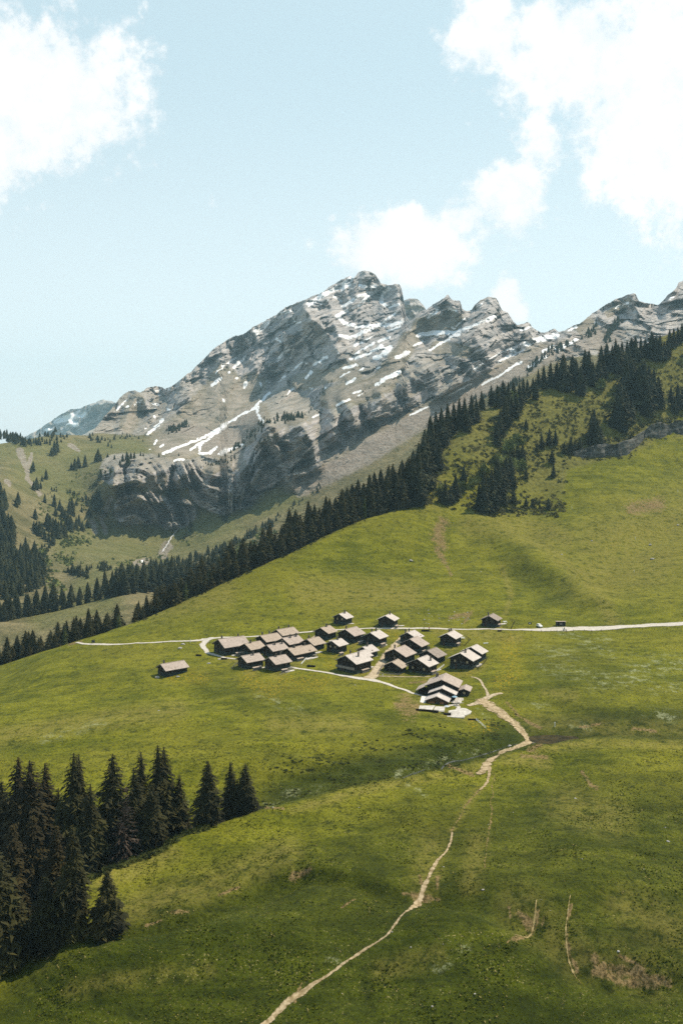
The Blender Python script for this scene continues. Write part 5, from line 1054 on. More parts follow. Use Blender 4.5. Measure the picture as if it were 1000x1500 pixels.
def terrace(px, py, ang, L, W, label, mat=None, cat='terrace', name='terrace', th=.25):
    b = ground(px, py); a = math.radians(ang); n = 14; r = random.Random(int(px * 7 + py)); P = []
    for k in range(n):
        t = 2 * math.pi * k / n; m = max(abs(math.cos(t)), abs(math.sin(t))) ** .75; u = math.cos(t) / m * L / 2 * r.uniform(.88, 1.05); v = math.sin(t) / m * W / 2 * r.uniform(.88, 1.05)
        P.append((u, v))
    zt = max(H1(b.x + math.cos(a)*u - math.sin(a)*v, b.y + math.sin(a)*u + math.cos(a)*v) for u, v in P + [(0, 0)]) + .06 - b.z
    V = [(u, v, zt) for u, v in P] + [(u * 1.02, v * 1.02, zt - th - 1.6) for u, v in P]
    me = bpy.data.meshes.new(name); me.from_pydata(V, [], [tuple(range(n))] + [(k, n + k, n + (k + 1) % n, (k + 1) % n) for k in range(n)]); me.update()
    o = link(name, me, mat or M_GRAVEL); o.location = b; o.rotation_euler = (0, 0, a); tag(o, label, cat, 'paved spots beside the chalets'); return o, b.z + zt
def garden_table(px, py, ang, label, dz=0.1, mat=None):
    b = ground(px, py); root = empty('picnic_table', (b.x, b.y, b.z + dz), math.radians(ang)); tag(root, label, 'picnic table', 'garden tables outside the chalets'); mat = mat or M_GREYW
    MB().box(-1.0, 1.0, -.38, .38, .70, .77).build('table_top', mat, root)
    for y in (-.78, .78): MB().box(-1.0, 1.0, y - .15, y + .15, .42, .47).build('bench_seat', mat, root)
    for x in (-.75, .75): MB().bar((x, -.8, -.1), (x, -.25, .70), .09).bar((x, .8, -.1), (x, .25, .70), .09).box(x-.04, x+.04, -.85, .85, .34, .415).build('leg_frame', mat, root)
def fence(pix, label, mat=None, hgt=1.05, gap=2.4, rails=2, group='garden fences'):
    pts = smooth_line([tuple(ground(*p)[:2]) for p in pix], gap) if False else [tuple(ground(*p)[:2]) for p in pix]
    mat = mat or M_GREYW; P = []
    for i in range(len(pts) - 1):
        a = Vector(pts[i]); b = Vector(pts[i + 1]); n = max(1, round((b - a).length / gap))
        for k in range(n): P.append(a + (b - a) * k / n)
    P.append(Vector(pts[-1])); G = [Vector((p.x, p.y, H1(p.x, p.y))) for p in P]
    o = empty('fence', G[0]); tag(o, label, 'fence', group); b0 = G[0]
    for g in G:
        q = g - b0; MB().cyl(q + Vector((0, 0, -.4)), q + Vector((0, 0, hgt)), .07, .06, 6).build('post', mat, o)
    for i in range(len(G) - 1):
        for r in range(rails):
            z = hgt * (.45 + .45 * r / max(1, rails - 1)); MB().bar(G[i] - b0 + Vector((0, 0, z)), G[i+1] - b0 + Vector((0, 0, z)), .05, .12).build('rail', mat, o)

HOUSES = [
 (253,986.5,40,10.2,7.6,3.0,R_GREY,'lone low barn with grey roof standing apart on the meadow below the lane',dict(chim=((-.40,.05),),hp=1.3,sidewin=1)),
 (339,954.5,36,12.5,11.2,4.0,R_GREY,'largest grey roofed barn house inside the gravel loop at the left end',dict(chim=((-.38,.06),(.42,.25)),sidewin=3)),
 (370,957.5,43,7.6,8.2,3.4,R_TAN,'brownish roofed chalet just right of the big barn house',dict(chim=((-.2,-.05),))),
 (367,976.5,40,8.2,7.6,3.4,R_GREY,'chalet in the front row with a stacked wood wall along its right side',dict(chim=((.1,-.1),))),
 (406.5,979.5,41,7.6,8.2,3.6,R_GREY,'front row chalet with twin chimneys and a pale terrace at its corner',dict(chim=((-.15,-.05),(.3,.1)))),
 (403,959.5,42,8.0,7.8,3.4,R_GREY,'chalet in the middle of the tight left cluster with two tall chimneys',dict(chim=((-.1,-.1),(.42,-.12)))),
 (394,945.5,41,8.8,8.6,3.2,R_TAN,'broad tan roofed house behind the brownish one of the left cluster',dict(chim=((-.42,.05),(.1,.1)),sidewin=2)),
 (418,936.5,41,9.2,8.2,3.2,R_TAN,'rearmost tan roofed house of the left cluster nearest the lane',dict(chim=((-.42,.05),(.28,.08)))),
 (425.5,949.5,44,8.4,8.8,3.4,R_GREY,'broad house in the upper right of the left cluster',dict(chim=((-.1,-.1),(.35,-.08)))),
 (432,965,44,7.4,8.4,3.2,R_TAN,'chalet right of the twin chimneyed front one facing the garden wall',dict(chim=((-.1,-.05),))),
 (448,961,45,5.0,7.2,2.9,R_TAN,'small tan roofed barn at the right end of the left cluster',dict(chim=((-.1,.05),),sidewin=1)),
 (458.5,951,46,6.4,8.2,3.2,R_TAN,'chalet with flowery terrace at the right tip of the left cluster',dict(chim=((-.36,.06),))),
 (476.5,935,54,6.2,8.2,3.6,R_TAN,'chalet beside the short ramp just under the lane',dict(chim=((.05,-.05),))),
 (502,912.5,56,5.6,7.6,3.6,R_PALE,'left one of two chalets standing above the lane with two pale windows',dict(chim=((.12,-.1),),curtained=1)),
 (568,917,68,6.4,8.2,3.8,R_PALE,'right one of two chalets standing above the lane with a whitish roof',dict(chim=((.25,-.06),))),
 (514,939,52,7.6,9.8,3.8,R_GREY,'wide grey roofed chalet in the middle row left of the dusty lane',dict(chim=((-.44,.04),))),
 (549,943.5,57,7.0,8.8,3.8,R_PALE,'pale roofed chalet with stacked lumber on its right side',dict(chim=((-.2,.1),(.1,-.02)))),
 (493,955,52,5.8,7.2,3.8,R_PALE,'small chalet among the dandelions between two larger ones',dict(chim=((.05,-.05),),curtained=1)),
 (518.5,981.5,49,9.8,10.8,4.6,R_PALE,'large two storey chalet with a light balcony at the lane junction',dict(chim=((-.1,.12),(.0,-.22),(.38,.03)),balcony=M_GREYW,hp=1.5)),
 (538,960.5,50,5.4,7.2,2.9,R_PALE,'rear one of two low barns behind the balcony chalet',dict(chim=((-.1,-.05),),sidewin=1)),
 (530,968,50,4.2,7.2,2.7,R_PALE,'low barn squeezed directly behind the balcony chalet',dict(chim=(),sidewin=0,door=False)),
 (602,940.5,58,6.0,8.8,2.9,R_PALE,'uppermost low building of the right cluster with a thin black chimney',dict(chim=((-.25,.05),(-.1,.32)))),
 (606,953,58,6.6,10.8,3.4,R_GREY,'broad brown roofed barn second from the top of the right cluster',dict(chim=(),sidewin=1)),
 (585,968.5,57,8.6,10.6,3.8,R_GREY,'big house in the right cluster towering over the small fenced barn',dict(chim=((-.25,.12),))),
 (578.5,983,61,5.0,8.2,2.6,R_TAN,'small low barn with silvery plank side behind a wooden fence',dict(chim=((-.1,.02),),sidewin=0,hp=.6)),
 (618.5,984,55,7.2,10.0,3.9,R_PALE,'chalet with three tan windows in the right cluster',dict(chim=((.2,-.32),),curtained=1,hp=.9)),
 (632.5,968.5,54,6.8,9.4,3.2,R_BROWN,'chalet with ribbed brown roof behind the one with tan windows',dict(chim=((-.3,.05),))),
 (659.5,944,61,7.6,7.6,3.9,R_PALE,'pale roofed chalet with twin chimneys and a fenced lawn on its right',dict(chim=((.0,.1),(.22,.06)))),
 (719,917.5,64,6.6,7.8,3.7,R_BROWN,'chalet with ribbed brown roof alone above the lane on the right',dict(chim=((-.05,.18),))),
 (680,976.5,59,7.6,10.4,4.4,R_PALE,'big chalet with stone base and garden wall on the right of the hamlet',dict(chim=((-.1,-.08),),curtained=1,hp=2.0)),
 (694,966,59,5.8,9.2,3.9,R_PALE,'lower white roofed wing right behind the big right hand chalet',dict(chim=(),sidewin=1,door=False)),
]
for px, py, ang, L, W, h, rf, lab, kw in HOUSES: chalet(px, py, ang, L, W, h, rf, lab, **kw)

def lodge():
    b = ground(648.5, 1017.5); a = math.radians(75); root = empty('lodge', (b.x, b.y, b.z - .2), a); tag(root, 'mountain lodge of stepped gables with honey coloured doors above a white terrace', 'lodge')
    zr, tp, rf = gable_body(root, 9.6, 12.0, 4.6, 1.4, 22, ox=2.5, roof=R_GREY, skirt=3)
    add_chimney(root, rf, 6.6, 3.4, zr, tp, s=1.1, hh=.9)
    for k in range(3): add_window(root, 2.5 - 4.8, (k - 1) * 3.2, 2.2)
    zr2, tp2, rf2 = gable_body(root, 4.0, 9.4, 3.6, .9, 22, ox=-5.4, oy=-.9, oz=-.5, roof=R_PALE, of=1.0, ob=.2, skirt=3)
    zr3, tp3, rf3 = gable_body(root, 5.6, 7.8, 3.0, .75, 22, ox=-10.6, oy=.2, oz=-1.2, roof=R_PALE, wood=M_WOODB, of=1.1, ob=.2, skirt=3)
    x0 = -13.4
    d = MB().box(x0 - .08, x0 + .02, -.75, 1.05, -1.2, 1.05).build('doorway', M_IRON, root)
    for y in (-2.3, 1.15): 
        q = MB().box(x0 - .12, x0 - .003, y, y + 1.45, -.42, 1.15).build('shutter', M_ORANGE, root); MB().box(x0 - .16, x0 - .12, y + .6, y + .85, .2, .9).build('panel', M_WOODB, q)
    q = MB().box(x0 - .06, x0 - .003, 2.75, 3.6, -.42, 1.0).build('wall_panel', M_ORANGE, root)
    add_window(root, x0, -3.0, -.1, .6, .7)
    # lean-to on the left, side wing on the right
    L0, L1, z0, z1 = 6.0, 10.6, 4.15, 2.15
    m = MB().poly([(-2.6, L0 + .9, 3.8), (-2.6, L1, 1.95), (-2.6, L1, 2.15), (-2.6, L0 + .9, 4.0), (4.4, L0 + .9, 3.8), (4.4, L1, 1.95), (4.4, L1, 2.15), (4.4, L0 + .9, 4.0)], [(0,1,2,3),(7,6,5,4),(0,4,5,1),(1,5,6,2),(2,6,7,3),(3,7,4,0)]); m.build('lean_to_roof', R_GREY, root)
    MB().box(-1.4, 4.0, L0 + .1, L1 - .8, -3, 2.0).build('lean_to_wall', M_WOOD, root)
    zr4, tp4, rf4 = gable_body(root, 5.6, 3.6, 2.9, .9, 20, ox=3.0, oy=-8.4, oz=-.2, roof=R_GREY, os_=.7, os2=.4, skirt=3)
    add_window(root, .2, -8.4, 1.2, .9, .9, curtained=True)
lodge()
def slab(name, pix, label, mat, cat, lift=.10, depth=2.2, joint=0):
    G = [ground(*p) for p in pix]; z = max(g.z for g in G) * .3 + sum(g.z for g in G) / len(G) * .7 + lift
    c = sum(G, Vector()) / len(G); n = len(G)
    V = [(g.x - c.x, g.y - c.y, z - c.z) for g in G] + [(g.x - c.x, g.y - c.y, z - c.z - depth) for g in G]
    me = bpy.data.meshes.new(name); me.from_pydata(V, [], [tuple(range(n)), tuple(range(2*n - 1, n - 1, -1))] + [(k, k + n, (k + 1) % n + n, (k + 1) % n) for k in range(n)]); me.update()
    bm = bmesh.new(); bm.from_mesh(me); bmesh.ops.recalc_face_normals(bm, faces=bm.faces); bm.to_mesh(me); bm.free()
    o = link(name, me, mat); o.location = c; tag(o, label, cat); return o, z
M_WHITE_SLAB = simple_mat('bright_paving', two_tone((0.34,0.31,0.27),(0.52,0.48,0.43), 0.7), 0.85, 0.2)
s1, ZT = slab('terrace', [(614.3,1034.6),(636.6,1035.3),(632.3,1041.6),(612.6,1040.2)], 'left white slab of the lodge terrace', M_WHITE_SLAB, 'terrace')
s2, _ = slab('terrace', [(637.6,1035.2),(651.5,1036.6),(650,1043.8),(633.6,1041.7)], 'middle white slab of the lodge terrace', M_WHITE_SLAB, 'terrace')
slab('yard', [(657.5,1032),(673.6,1030.6),(674.2,1036.6),(682,1037.2),(690.5,1041.8),(688,1045.2),(680.5,1048.4),(679.6,1052),(664,1050.6),(652,1048.6),(652,1037)], 'bright bare yard at the right of the lodge terrace', M_WHITE_SLAB, 'yard', .06)
slab('yard', [(617,1020.4),(626.5,1020.5),(623.5,1028),(618,1034),(613.5,1033.6)], 'pale paved strip left of the lodge front', M_SLAB, 'yard', .05)
slab('yard', [(667,1021.6),(680.5,1021.8),(679,1029.8),(664,1030.6),(660,1029)], 'stone paved corner under the right wing of the lodge', M_GRAVEL, 'yard', .05)
def wall_run(name, a, b, th, up, label, mat, cat='wall'):
    A = ground(*a); B = ground(*b); z = (A.z + B.z) / 2; d = B - A; ang = math.atan2(d.y, d.x); o = MB().box(0, math.hypot(d.x, d.y), -th/2, th/2, -1.5, up).build(name, mat); o.location = (A.x, A.y, z); o.rotation_euler = (0, 0, ang); tag(o, label, cat)
wall_run('retaining_wall', (608.8,1041.6), (641.5,1045.2), .5, .75, 'low dark wall along the front edge of the lodge terrace', M_WOOD)
wall_run('retaining_wall', (685,1054.5), (700,1056), .4, .5, 'dark sleeper edging in the slope right below the lodge yard', M_WOOD)
def ladder_rail():
    A = ground(642, 1046); B = ground(659, 1047.5); o = empty('metal_railing', A); tag(o, 'thin metal railing at the terrace edge by the dark trough', 'railing'); d = B - A
    for k in range(6): q = d * k / 5; MB().bar(q + Vector((0,0,-.3)), q + Vector((0,0,1.3)), .06).build('post', M_IRON, o)
    for z in (.7, 1.25): MB().bar(Vector((0,0,z)), d + Vector((0,0,z)), .05).build('rail', M_IRON, o)
ladder_rail()
def parasol(px, py, label, col):
    b = ground(px, py); o = empty('parasol', (b.x, b.y, b.z + .2)); tag(o, label, 'parasol'); MB().cyl((0,0,-.3), (0,0,2.5), .04, .03, 6).build('pole', M_IRON, o)
    V = [(0,0,2.75)] + [(1.1*math.cos(i*math.pi/4), 1.1*math.sin(i*math.pi/4), 2.3) for i in range(8)]; me = bpy.data.meshes.new('canopy'); me.from_pydata(V, [], [(0, i+1, (i+1)%8+1) for i in range(8)]); me.update()
    link('canopy', me, simple_mat('parasol_cloth', col, .8, .2), o)
parasol(654, 1044.5, 'whitish blue parasol at the terrace edge', (0.40,0.43,0.46)); parasol(665.5, 1030, 'light blue parasol by the right corner of the lodge', (0.22,0.34,0.42))
def trough(px, py, ang, L, label, mat=None, cat='trough', w=.75):
    b = ground(px, py); o = empty('log_trough', (b.x, b.y, b.z + .05), math.radians(ang)); tag(o, label, cat, 'log troughs and logs about the hamlet'); mat = mat or M_WOOD; wd = MB()
    wd.box(-L/2, L/2, -w/2, -w/2+.14, 0, .62).box(-L/2, L/2, w/2-.14, w/2, 0, .62).box(-L/2, -L/2+.14, -w/2+.142, w/2-.142, 0, .62).box(L/2-.14, L/2, -w/2+.142, w/2-.142, 0, .62).box(-L/2+.142, L/2-.142, -w/2+.142, w/2-.142, 0, .2); wd.build('basin', mat, o)
    MB().box(-L/2+.16, L/2-.16, -w/2+.16, w/2-.16, .201, .5).build('water', M_PANE, o); MB().cyl((L/2+.25, 0, -.5), (L/2+.25, 0, 1.25), .09, .08, 7).build('spout_post', M_GREYW, o)
trough(455.5,977.2,-20,3.6,'dark log trough on the grass beside the lower lane',w=.9); trough(291,961,-25,2.6,'short log trough in the meadow left of the gravel loop'); trough(328,966.5,-8,2.6,'dark trough at the foot of the gravel loop'); trough(622.5,925,-3,4.0,'long dark trough on the near edge of the lane',w=.9); trough(655,1047.2,-6,2.6,'dark round ended trough below the terrace railing',w=1.2); trough(731,926.6,0,1.7,'small brown trough beside the lane below the ribbed roof chalet',M_WOODB)
def log(px, py, ang, L, r, label, mat):
    b = ground(px, py); o = MB().cyl((-L/2,0,r*.7), (L/2,0,r*.75), r, r*.8, 8).build('log', mat); o.location = b; o.rotation_euler = (0,0,math.radians(ang)); tag(o, label, 'log', 'log troughs and logs about the hamlet')
log(711,943,12,2.4,.22,'whitish log lying alone on the meadow',M_WHITEP)
# terraces and tables beside the chalets
for px, py, a, L, W, lab in [(424,983.5,41,5.5,2.4,'pale stone terrace at the corner of the twin chimneyed front chalet'),(456,965,45,8,2.6,'pale flagged terrace at the right end of the left cluster'),(466,957,46,5,2.2,'small white terrace at the tip chalet of the left cluster'),(486,939,54,3.6,2.0,'pale patch of paving at the ramp chalet'),(513.5,913,20,3.6,2.0,'white paving beside the left chalet above the lane'),(586,917.5,10,4.6,1.8,'white paving right of the whitish roofed chalet above the lane'),(530.5,941,52,5,1.8,'pale stones along the right side of the wide grey chalet'),(562,946,57,4.5,2.2,'stacked pale lumber at the right side of the middle row chalet'),(500,959,50,2.4,1.4,'small pale doorstep right of the dandelion chalet'),(539,979,49,7,2.0,'pale stone strip along the right side of the balcony chalet'),(549,962,50,3,1.6,'light stones right of the rear low barn'),(641,982,55,4.4,1.8,'light stone strip right of the chalet with tan windows'),(700,975,59,6.5,2.6,'pale stone garden bed beside the big right hand chalet'),(735.5,915.5,40,4.6,2.6,'pale paving beside the ribbed roof chalet above the lane'),(384,978.5,40,6,1.3,'grey stacked wood along the front row chalet'),(322,966.5,0,2,1.6,'pale flat stone at the loop end'),(345,960,36,4,2,'pale planks beside the big barn house')]: terrace(px, py, a, L, W, lab)
for px, py, a, lab in [(425,981.5,40,'wooden picnic table on the twin chimneyed chalet terrace'),(672,936.5,20,'left white picnic table on the fenced lawn'),(677,937.5,20,'right white picnic table on the fenced lawn'),(461,963,50,'picnic table on the flagged terrace of the left cluster'),(739,913.5,10,'white picnic table beside the ribbed roof chalet'),(562,944,30,'picnic table behind the stacked lumber'),(669,1033,30,'picnic table on the bright lodge yard')]: garden_table(px, py, a, lab, .28, M_WHITEP if 'white' in lab else None)
fence([(667,947),(680,947.6),(688.5,939),(682,934.5)],'dark fence round the lawn right of the twin chimneyed pale chalet',M_WOOD); fence([(736,921.5),(748.5,921.8),(753.5,912),(746,908)],'dark wire fence round the garden of the ribbed roof chalet',M_WOOD)
fence([(692,981),(698,981.5),(711,970.5),(714,965)],'garden fence beside the big right hand chalet',M_WOOD); fence([(441,975),(449,966.5)],'white plank fence sloping at the left cluster garden',M_WHITEP,1.0,1.4,3); fence([(637.5,986),(650,976)],'white rail fence right of the chalet with tan windows',M_WHITEP,1.0,1.4,3)
fence([(552,988.5),(567,989),(583,990.5),(587,990)],'grey wooden fence in front of the small low barn',M_GREYW,1.1,1.8,3); fence([(553,988),(561,976)],'grey wooden fence left of the small low barn',M_GREYW,1.1,1.8,3); fence([(409,990),(418,987),(430,979.5)],'pale fence along the terrace of the twin chimneyed front chalet',M_GREYW,.9,1.6,2); fence([(340,981),(344,976),(350,972)],'grey fence at the left end of the front row',M_GREYW,1.0,1.8,2); fence([(640,976),(650,962)],'fence right of the ribbed brown roof chalet',M_WOOD,1.0,1.8,2)
fence([(290,1197),(318,1186)] if False else [(331,1191),(344,1186.5),(366,1181)],'short bleached fence rail at the foot of the crest spruces',M_GREYW,.8,3.0,1)
fence([(697,1056),(703,1061),(711,1069)],'short white railing going down beside the lodge slope',M_WHITEP,.9,1.4,2)
# posts along the wide road
for k, px in enumerate([764,778,792,806,815,829,839,855,866,880,896,903,912,924,940,958,976,992]):
    b = ground(px, 927.4 - (px - 764) * .021); o = MB().cyl((0,0,-.3), (0,0,1.0), .09, .08, 6).build('roadside_post', M_WOOD); o.location = b; tag(o, 'small dark wooden post along the near edge of the wide road', 'post', 'posts along the near edge of the wide road')
for px, py, lab in [(837,745,'white marker post on the hillside below the scrub slope'),(930,790,'white marker post in the middle of the right hillside'),(928,838,'lower white marker post on the right hillside'),(992,722,'white marker post near the right frame edge below the cliff'),(279,941.5,'white marker post by the lane left of the loop'),(812,1066,'white marker post on the bank behind the pond'),(516,906,'white post right of the left chalet above the lane')]:
    b = ground(px, py); o = MB().cyl((0,0,-.3), (0,0,1.5), .12, .10, 7).box(-.14,.14,-.14,.14,1.503,1.62).build('marker_post', M_WHITEP); o.location = b; tag(o, lab, 'post', 'white marker posts')
def shed(px, py, ang, L, W, h, label):
    b = ground(px, py); o = empty('roadside_shelter', (b.x, b.y, b.z - .1), math.radians(ang)); tag(o, label, 'shelter')
    MB().box(-L/2, L/2, W/2-.15, W/2, -.5, h).box(-L/2, -L/2+.15, -W/2, W/2-.152, -.5, h).box(L/2-.15, L/2, -W/2, W/2-.152, -.5, h).build('wall', M_WOOD, o)
    MB().poly([(-L/2-.3,-W/2-.5,h+.25),(L/2+.3,-W/2-.5,h+.25),(L/2+.3,W/2+.3,h+.02),(-L/2-.3,W/2+.3,h+.02),(-L/2-.3,-W/2-.5,h+.40),(L/2+.3,-W/2-.5,h+.40),(L/2+.3,W/2+.3,h+.17),(-L/2-.3,W/2+.3,h+.17)], [(3,2,1,0),(4,5,6,7),(0,1,5,4),(1,2,6,5),(2,3,7,6),(3,0,4,7)]).build('roof', R_TAN, o)
    MB().box(-.5,.5,-W/2+.1,-W/2+.14,.6,h-.5).build('notice_board', M_GREYW, o)
    MB().box(-L/2+.152,L/2-.152,W/2-.75,W/2-.152,.4,.5).build('bench', M_GREYW, o)
    for x in (-L/2+.22, L/2-.22, -L*.18, L*.18): MB().box(x-.07,x+.07,-W/2+.01,-W/2+.08,-.5,h+.2).build('post', M_GREYW, o)
shed(820.5,918,0,4.6,2.0,2.1,'dark wooden roadside shelter on the far edge of the wide road')
def board(px, py, label, w=1.7, h=1.0, legs=1.1, panel=True):
    b = ground(px, py); o = empty('notice_board', (b.x, b.y, b.z)); tag(o, label, 'notice board')
    MB().box(-w/2, w/2, -.05, .05, legs, legs+h).build('board', M_IRON, o)
    if panel: MB().box(-w*.18, w*.18, -.07, -.052, legs+h*.25, legs+h*.75).build('paper', M_WHITEP, o)
    for x in (-w*.36, w*.36): MB().box(x-.05, x+.05, .052, .13, -.3, legs+h*.9).build('leg', M_WOOD, o)
board(775.5,918.2,'dark notice board with a pale sheet at the start of the wide road'); board(136.8,942.6,'dark board standing by the lane at the crest',1.7,1.3,.5,False)
def car(px, py, ang, col, label):
    b = ground(px, py); o = empty('parked_car', (b.x, b.y, b.z + .12), math.radians(ang)); tag(o, label, 'car')
    pr = [(-2.0,.35),(-2.0,.85),(-1.75,.98),(-1.35,1.45),(.35,1.48),(1.0,.98),(1.85,.82),(2.0,.6),(2.0,.35)]; n = len(pr)
    V = [(x, -.82 if z < 1.2 else -.66, z) for x, z in pr] + [(x, .82 if z < 1.2 else .66, z) for x, z in pr]
    MB().poly(V, [tuple(range(n-1,-1,-1)), tuple(range(n, 2*n))] + [(k, (k+1)%n, (k+1)%n+n, k+n) for k in range(n)]).build('body', simple_mat('car_paint', col, .3, .5), o)
    MB().poly([(.42,-.64,1.44),(1.0,-.76,1.0),(1.0,.76,1.0),(.42,.64,1.44),(.44,-.64,1.47),(1.03,-.76,1.03),(1.03,.76,1.03),(.44,.64,1.47)], [(3,2,1,0),(4,5,6,7),(0,1,5,4),(1,2,6,5),(2,3,7,6),(3,0,4,7)]).build('windscreen', M_PANE, o)
    for s in (-1, 1): MB().poly([(-1.3,s*.70,1.38),(.25,s*.70,1.38),(.75,s*.81,1.02),(-1.6,s*.81,1.02)], [(0,1,2,3)] if s < 0 else [(3,2,1,0)]).build('side_window', M_PANE, o)
    for x in (-1.25, 1.3):
        for s in (-1, 1):
            w = MB().cyl((x, s*.70, .32), (x, s*.88, .32), .33, .33, 12).build('wheel', M_IRON, o); MB().cyl((x, s*.882, .32), (x, s*.90, .32), .18, .18, 8).build('rim', M_GREYW, w)
    for s in (-.55, .55): MB().box(1.97, 2.02, s-.16, s+.16, .6, .74).build('headlight', M_WHITEP, o)
car(789.5,920.3,-75,(0.75,0.74,0.72),'small white car parked on the far verge of the wide road')
def person(px, py, ang, top, legs, label, seat=0.0, dz=0.1):
    b = ground(px, py); me = bpy.data.meshes.new('person')
    hip = .92 if not seat else seat + .05; k = 0 if not seat else 1
    J = [(0,0,hip),(0,0,hip+.28),(0,0,hip+.52),(0,0,hip+.62),(.02,0,hip+.78),
         (0,.10,hip-.04),(.06 if not k else .38,.12,hip-.44 if not k else hip-.06),(0 if not k else .40,.12,.06),(.12 if not k else .52,.13,.04),
         (0,-.10,hip-.04),(-.05 if not k else .38,-.12,hip-.44 if not k else hip-.06),(-.06 if not k else .40,-.12,.06),(.06 if not k else .52,-.13,.04),
         (0,.19,hip+.50),(.02 if not k else .14,.24,hip+.22),(.10 if not k else .42,.22,hip+.02 if not k else hip+.24),(0,-.19,hip+.50),(.02 if not k else .14,-.24,hip+.22),(.10 if not k else .42,-.22,hip+.02 if not k else hip+.24)]
    E = [(0,1),(1,2),(2,3),(3,4),(0,5),(5,6),(6,7),(7,8),(0,9),(9,10),(10,11),(11,12),(2,13),(13,14),(14,15),(2,16),(16,17),(17,18)]
    R = [.14,.13,.15,.06,.105,.095,.07,.05,.045,.095,.07,.05,.045,.07,.05,.036,.07,.05,.036]
    me.from_pydata(J, E, []); me.update(); o = bpy.data.objects.new('person', me); COL.objects.link(o); o.location = (b.x, b.y, b.z + dz); o.rotation_euler = (0,0,math.radians(ang))
    sk = o.modifiers.new('skin', 'SKIN')
    for i, d in enumerate(me.skin_vertices[0].data): d.radius = (R[i], R[i]); d.use_root = (i == 0)
    o.modifiers.new('sub', 'SUBSURF').levels = 1
    dg = bpy.context.evaluated_depsgraph_get(); ev = bpy.data.meshes.new_from_object(o.evaluated_get(dg)); o.modifiers.clear(); o.data = ev
    for m in (simple_mat('jacket', top, .9, .1), simple_mat('trousers', legs, .9, .1), simple_mat('skin', (0.35,0.2,0.14), .6, .3), simple_mat('hair', (0.04,0.025,0.015), .8, .2)): ev.materials.append(m)
    for p in ev.polygons:
        z = p.center.z; p.material_index = 1 if z < hip - .02 else (0 if z < hip + .57 else (2 if z < hip + .76 else 3))
        if 0.0 <= z - hip < .10 and abs(p.center.y) > .17: p.material_index = 2
    tag(o, label, 'person'); return o
person(628,923.6,-60,(0.55,0.10,0.03),(0.03,0.03,0.04),'person in an orange red top standing behind the long trough by the lane')
person(620.3,923.8,200,(0.05,0.05,0.06),(0.03,0.03,0.03),'person in dark clothes standing behind the long trough by the lane')
def scooter(px, py):
    b = ground(px, py); o = empty('motor_scooter', (b.x, b.y, b.z + .12), math.radians(5)); tag(o, 'whitish motor scooter on the near side of the wide road', 'scooter'); w = simple_mat('scooter_paint', (0.7,0.69,0.66), .35, .5)
    MB().poly([(-.85,-.2,.5),(-.1,-.2,.42),(-.1,.2,.42),(-.85,.2,.5),(-.9,-.16,.78),(-.05,-.16,.75),(-.05,.16,.75),(-.9,.16,.78)], [(3,2,1,0),(4,5,6,7),(0,1,5,4),(1,2,6,5),(2,3,7,6),(3,0,4,7)]).box(-.102,.5,-.16,.16,.3,.38).poly([(.5,-.2,.3),(.56,-.2,.3),(.56,.2,.3),(.5,.2,.3),(.62,-.17,.95),(.68,-.17,.95),(.68,.17,.95),(.62,.17,.95)], [(3,2,1,0),(4,5,6,7),(0,1,5,4),(1,2,6,5),(2,3,7,6),(3,0,4,7)]).build('body', w, o)
    MB().box(-.8,-.08,-.15,.15,.782,.86).build('seat', M_IRON, o); MB().bar((.62,-.34,1.02),(.62,.34,1.02),.05).build('handlebar', M_IRON, o); MB().box(-1.15,-.85,-.2,.2,.80,1.12).build('top_box', w, o)
    for x in (-.62, .72): MB().cyl((x,-.07,.26),(x,.07,.26),.26,.26,12).build('wheel', M_IRON, o)
scooter(826.5,925); person(825.6,925,5,(0.02,0.022,0.03),(0.02,0.02,0.025),'person in dark clothes sitting on the whitish scooter',.84,.14)

# ------------------------------------------------------------------ stones, rock outcrops
def rock_mesh(name, seed, flat=.6, sub=2):
    bm = bmesh.new(); bmesh.ops.create_icosphere(bm, subdivisions=sub, radius=1)
    for v in bm.verts:
        c = v.co.copy(); n = float(vnoise(np.array([c.x*1.3+seed]), np.array([c.y*1.3+c.z*1.7+seed*2]), seed)[0])*.35 + float(vnoise(np.array([c.x*3+seed]), np.array([c.y*3+c.z*2.7]), seed+1)[0])*.14
        v.co *= 1 + n; v.co.z *= flat
    me = bpy.data.meshes.new(name); bm.to_mesh(me); bm.free(); me.materials.append(M_ROCK); return me
ROCKS = [rock_mesh('boulder', 500+i) for i in range(5)]
def boulder(px, py, s, lab, group='stones scattered in the meadow', sx=1.2):
    b = ground(px, py); o = link('boulder', random.choice(ROCKS)); o.location = (b.x, b.y, b.z + s * .1); o.scale = (s*sx, s, s); o.rotation_euler = (0,0,random.uniform(0,6)); tag(o, lab, 'boulder', group)
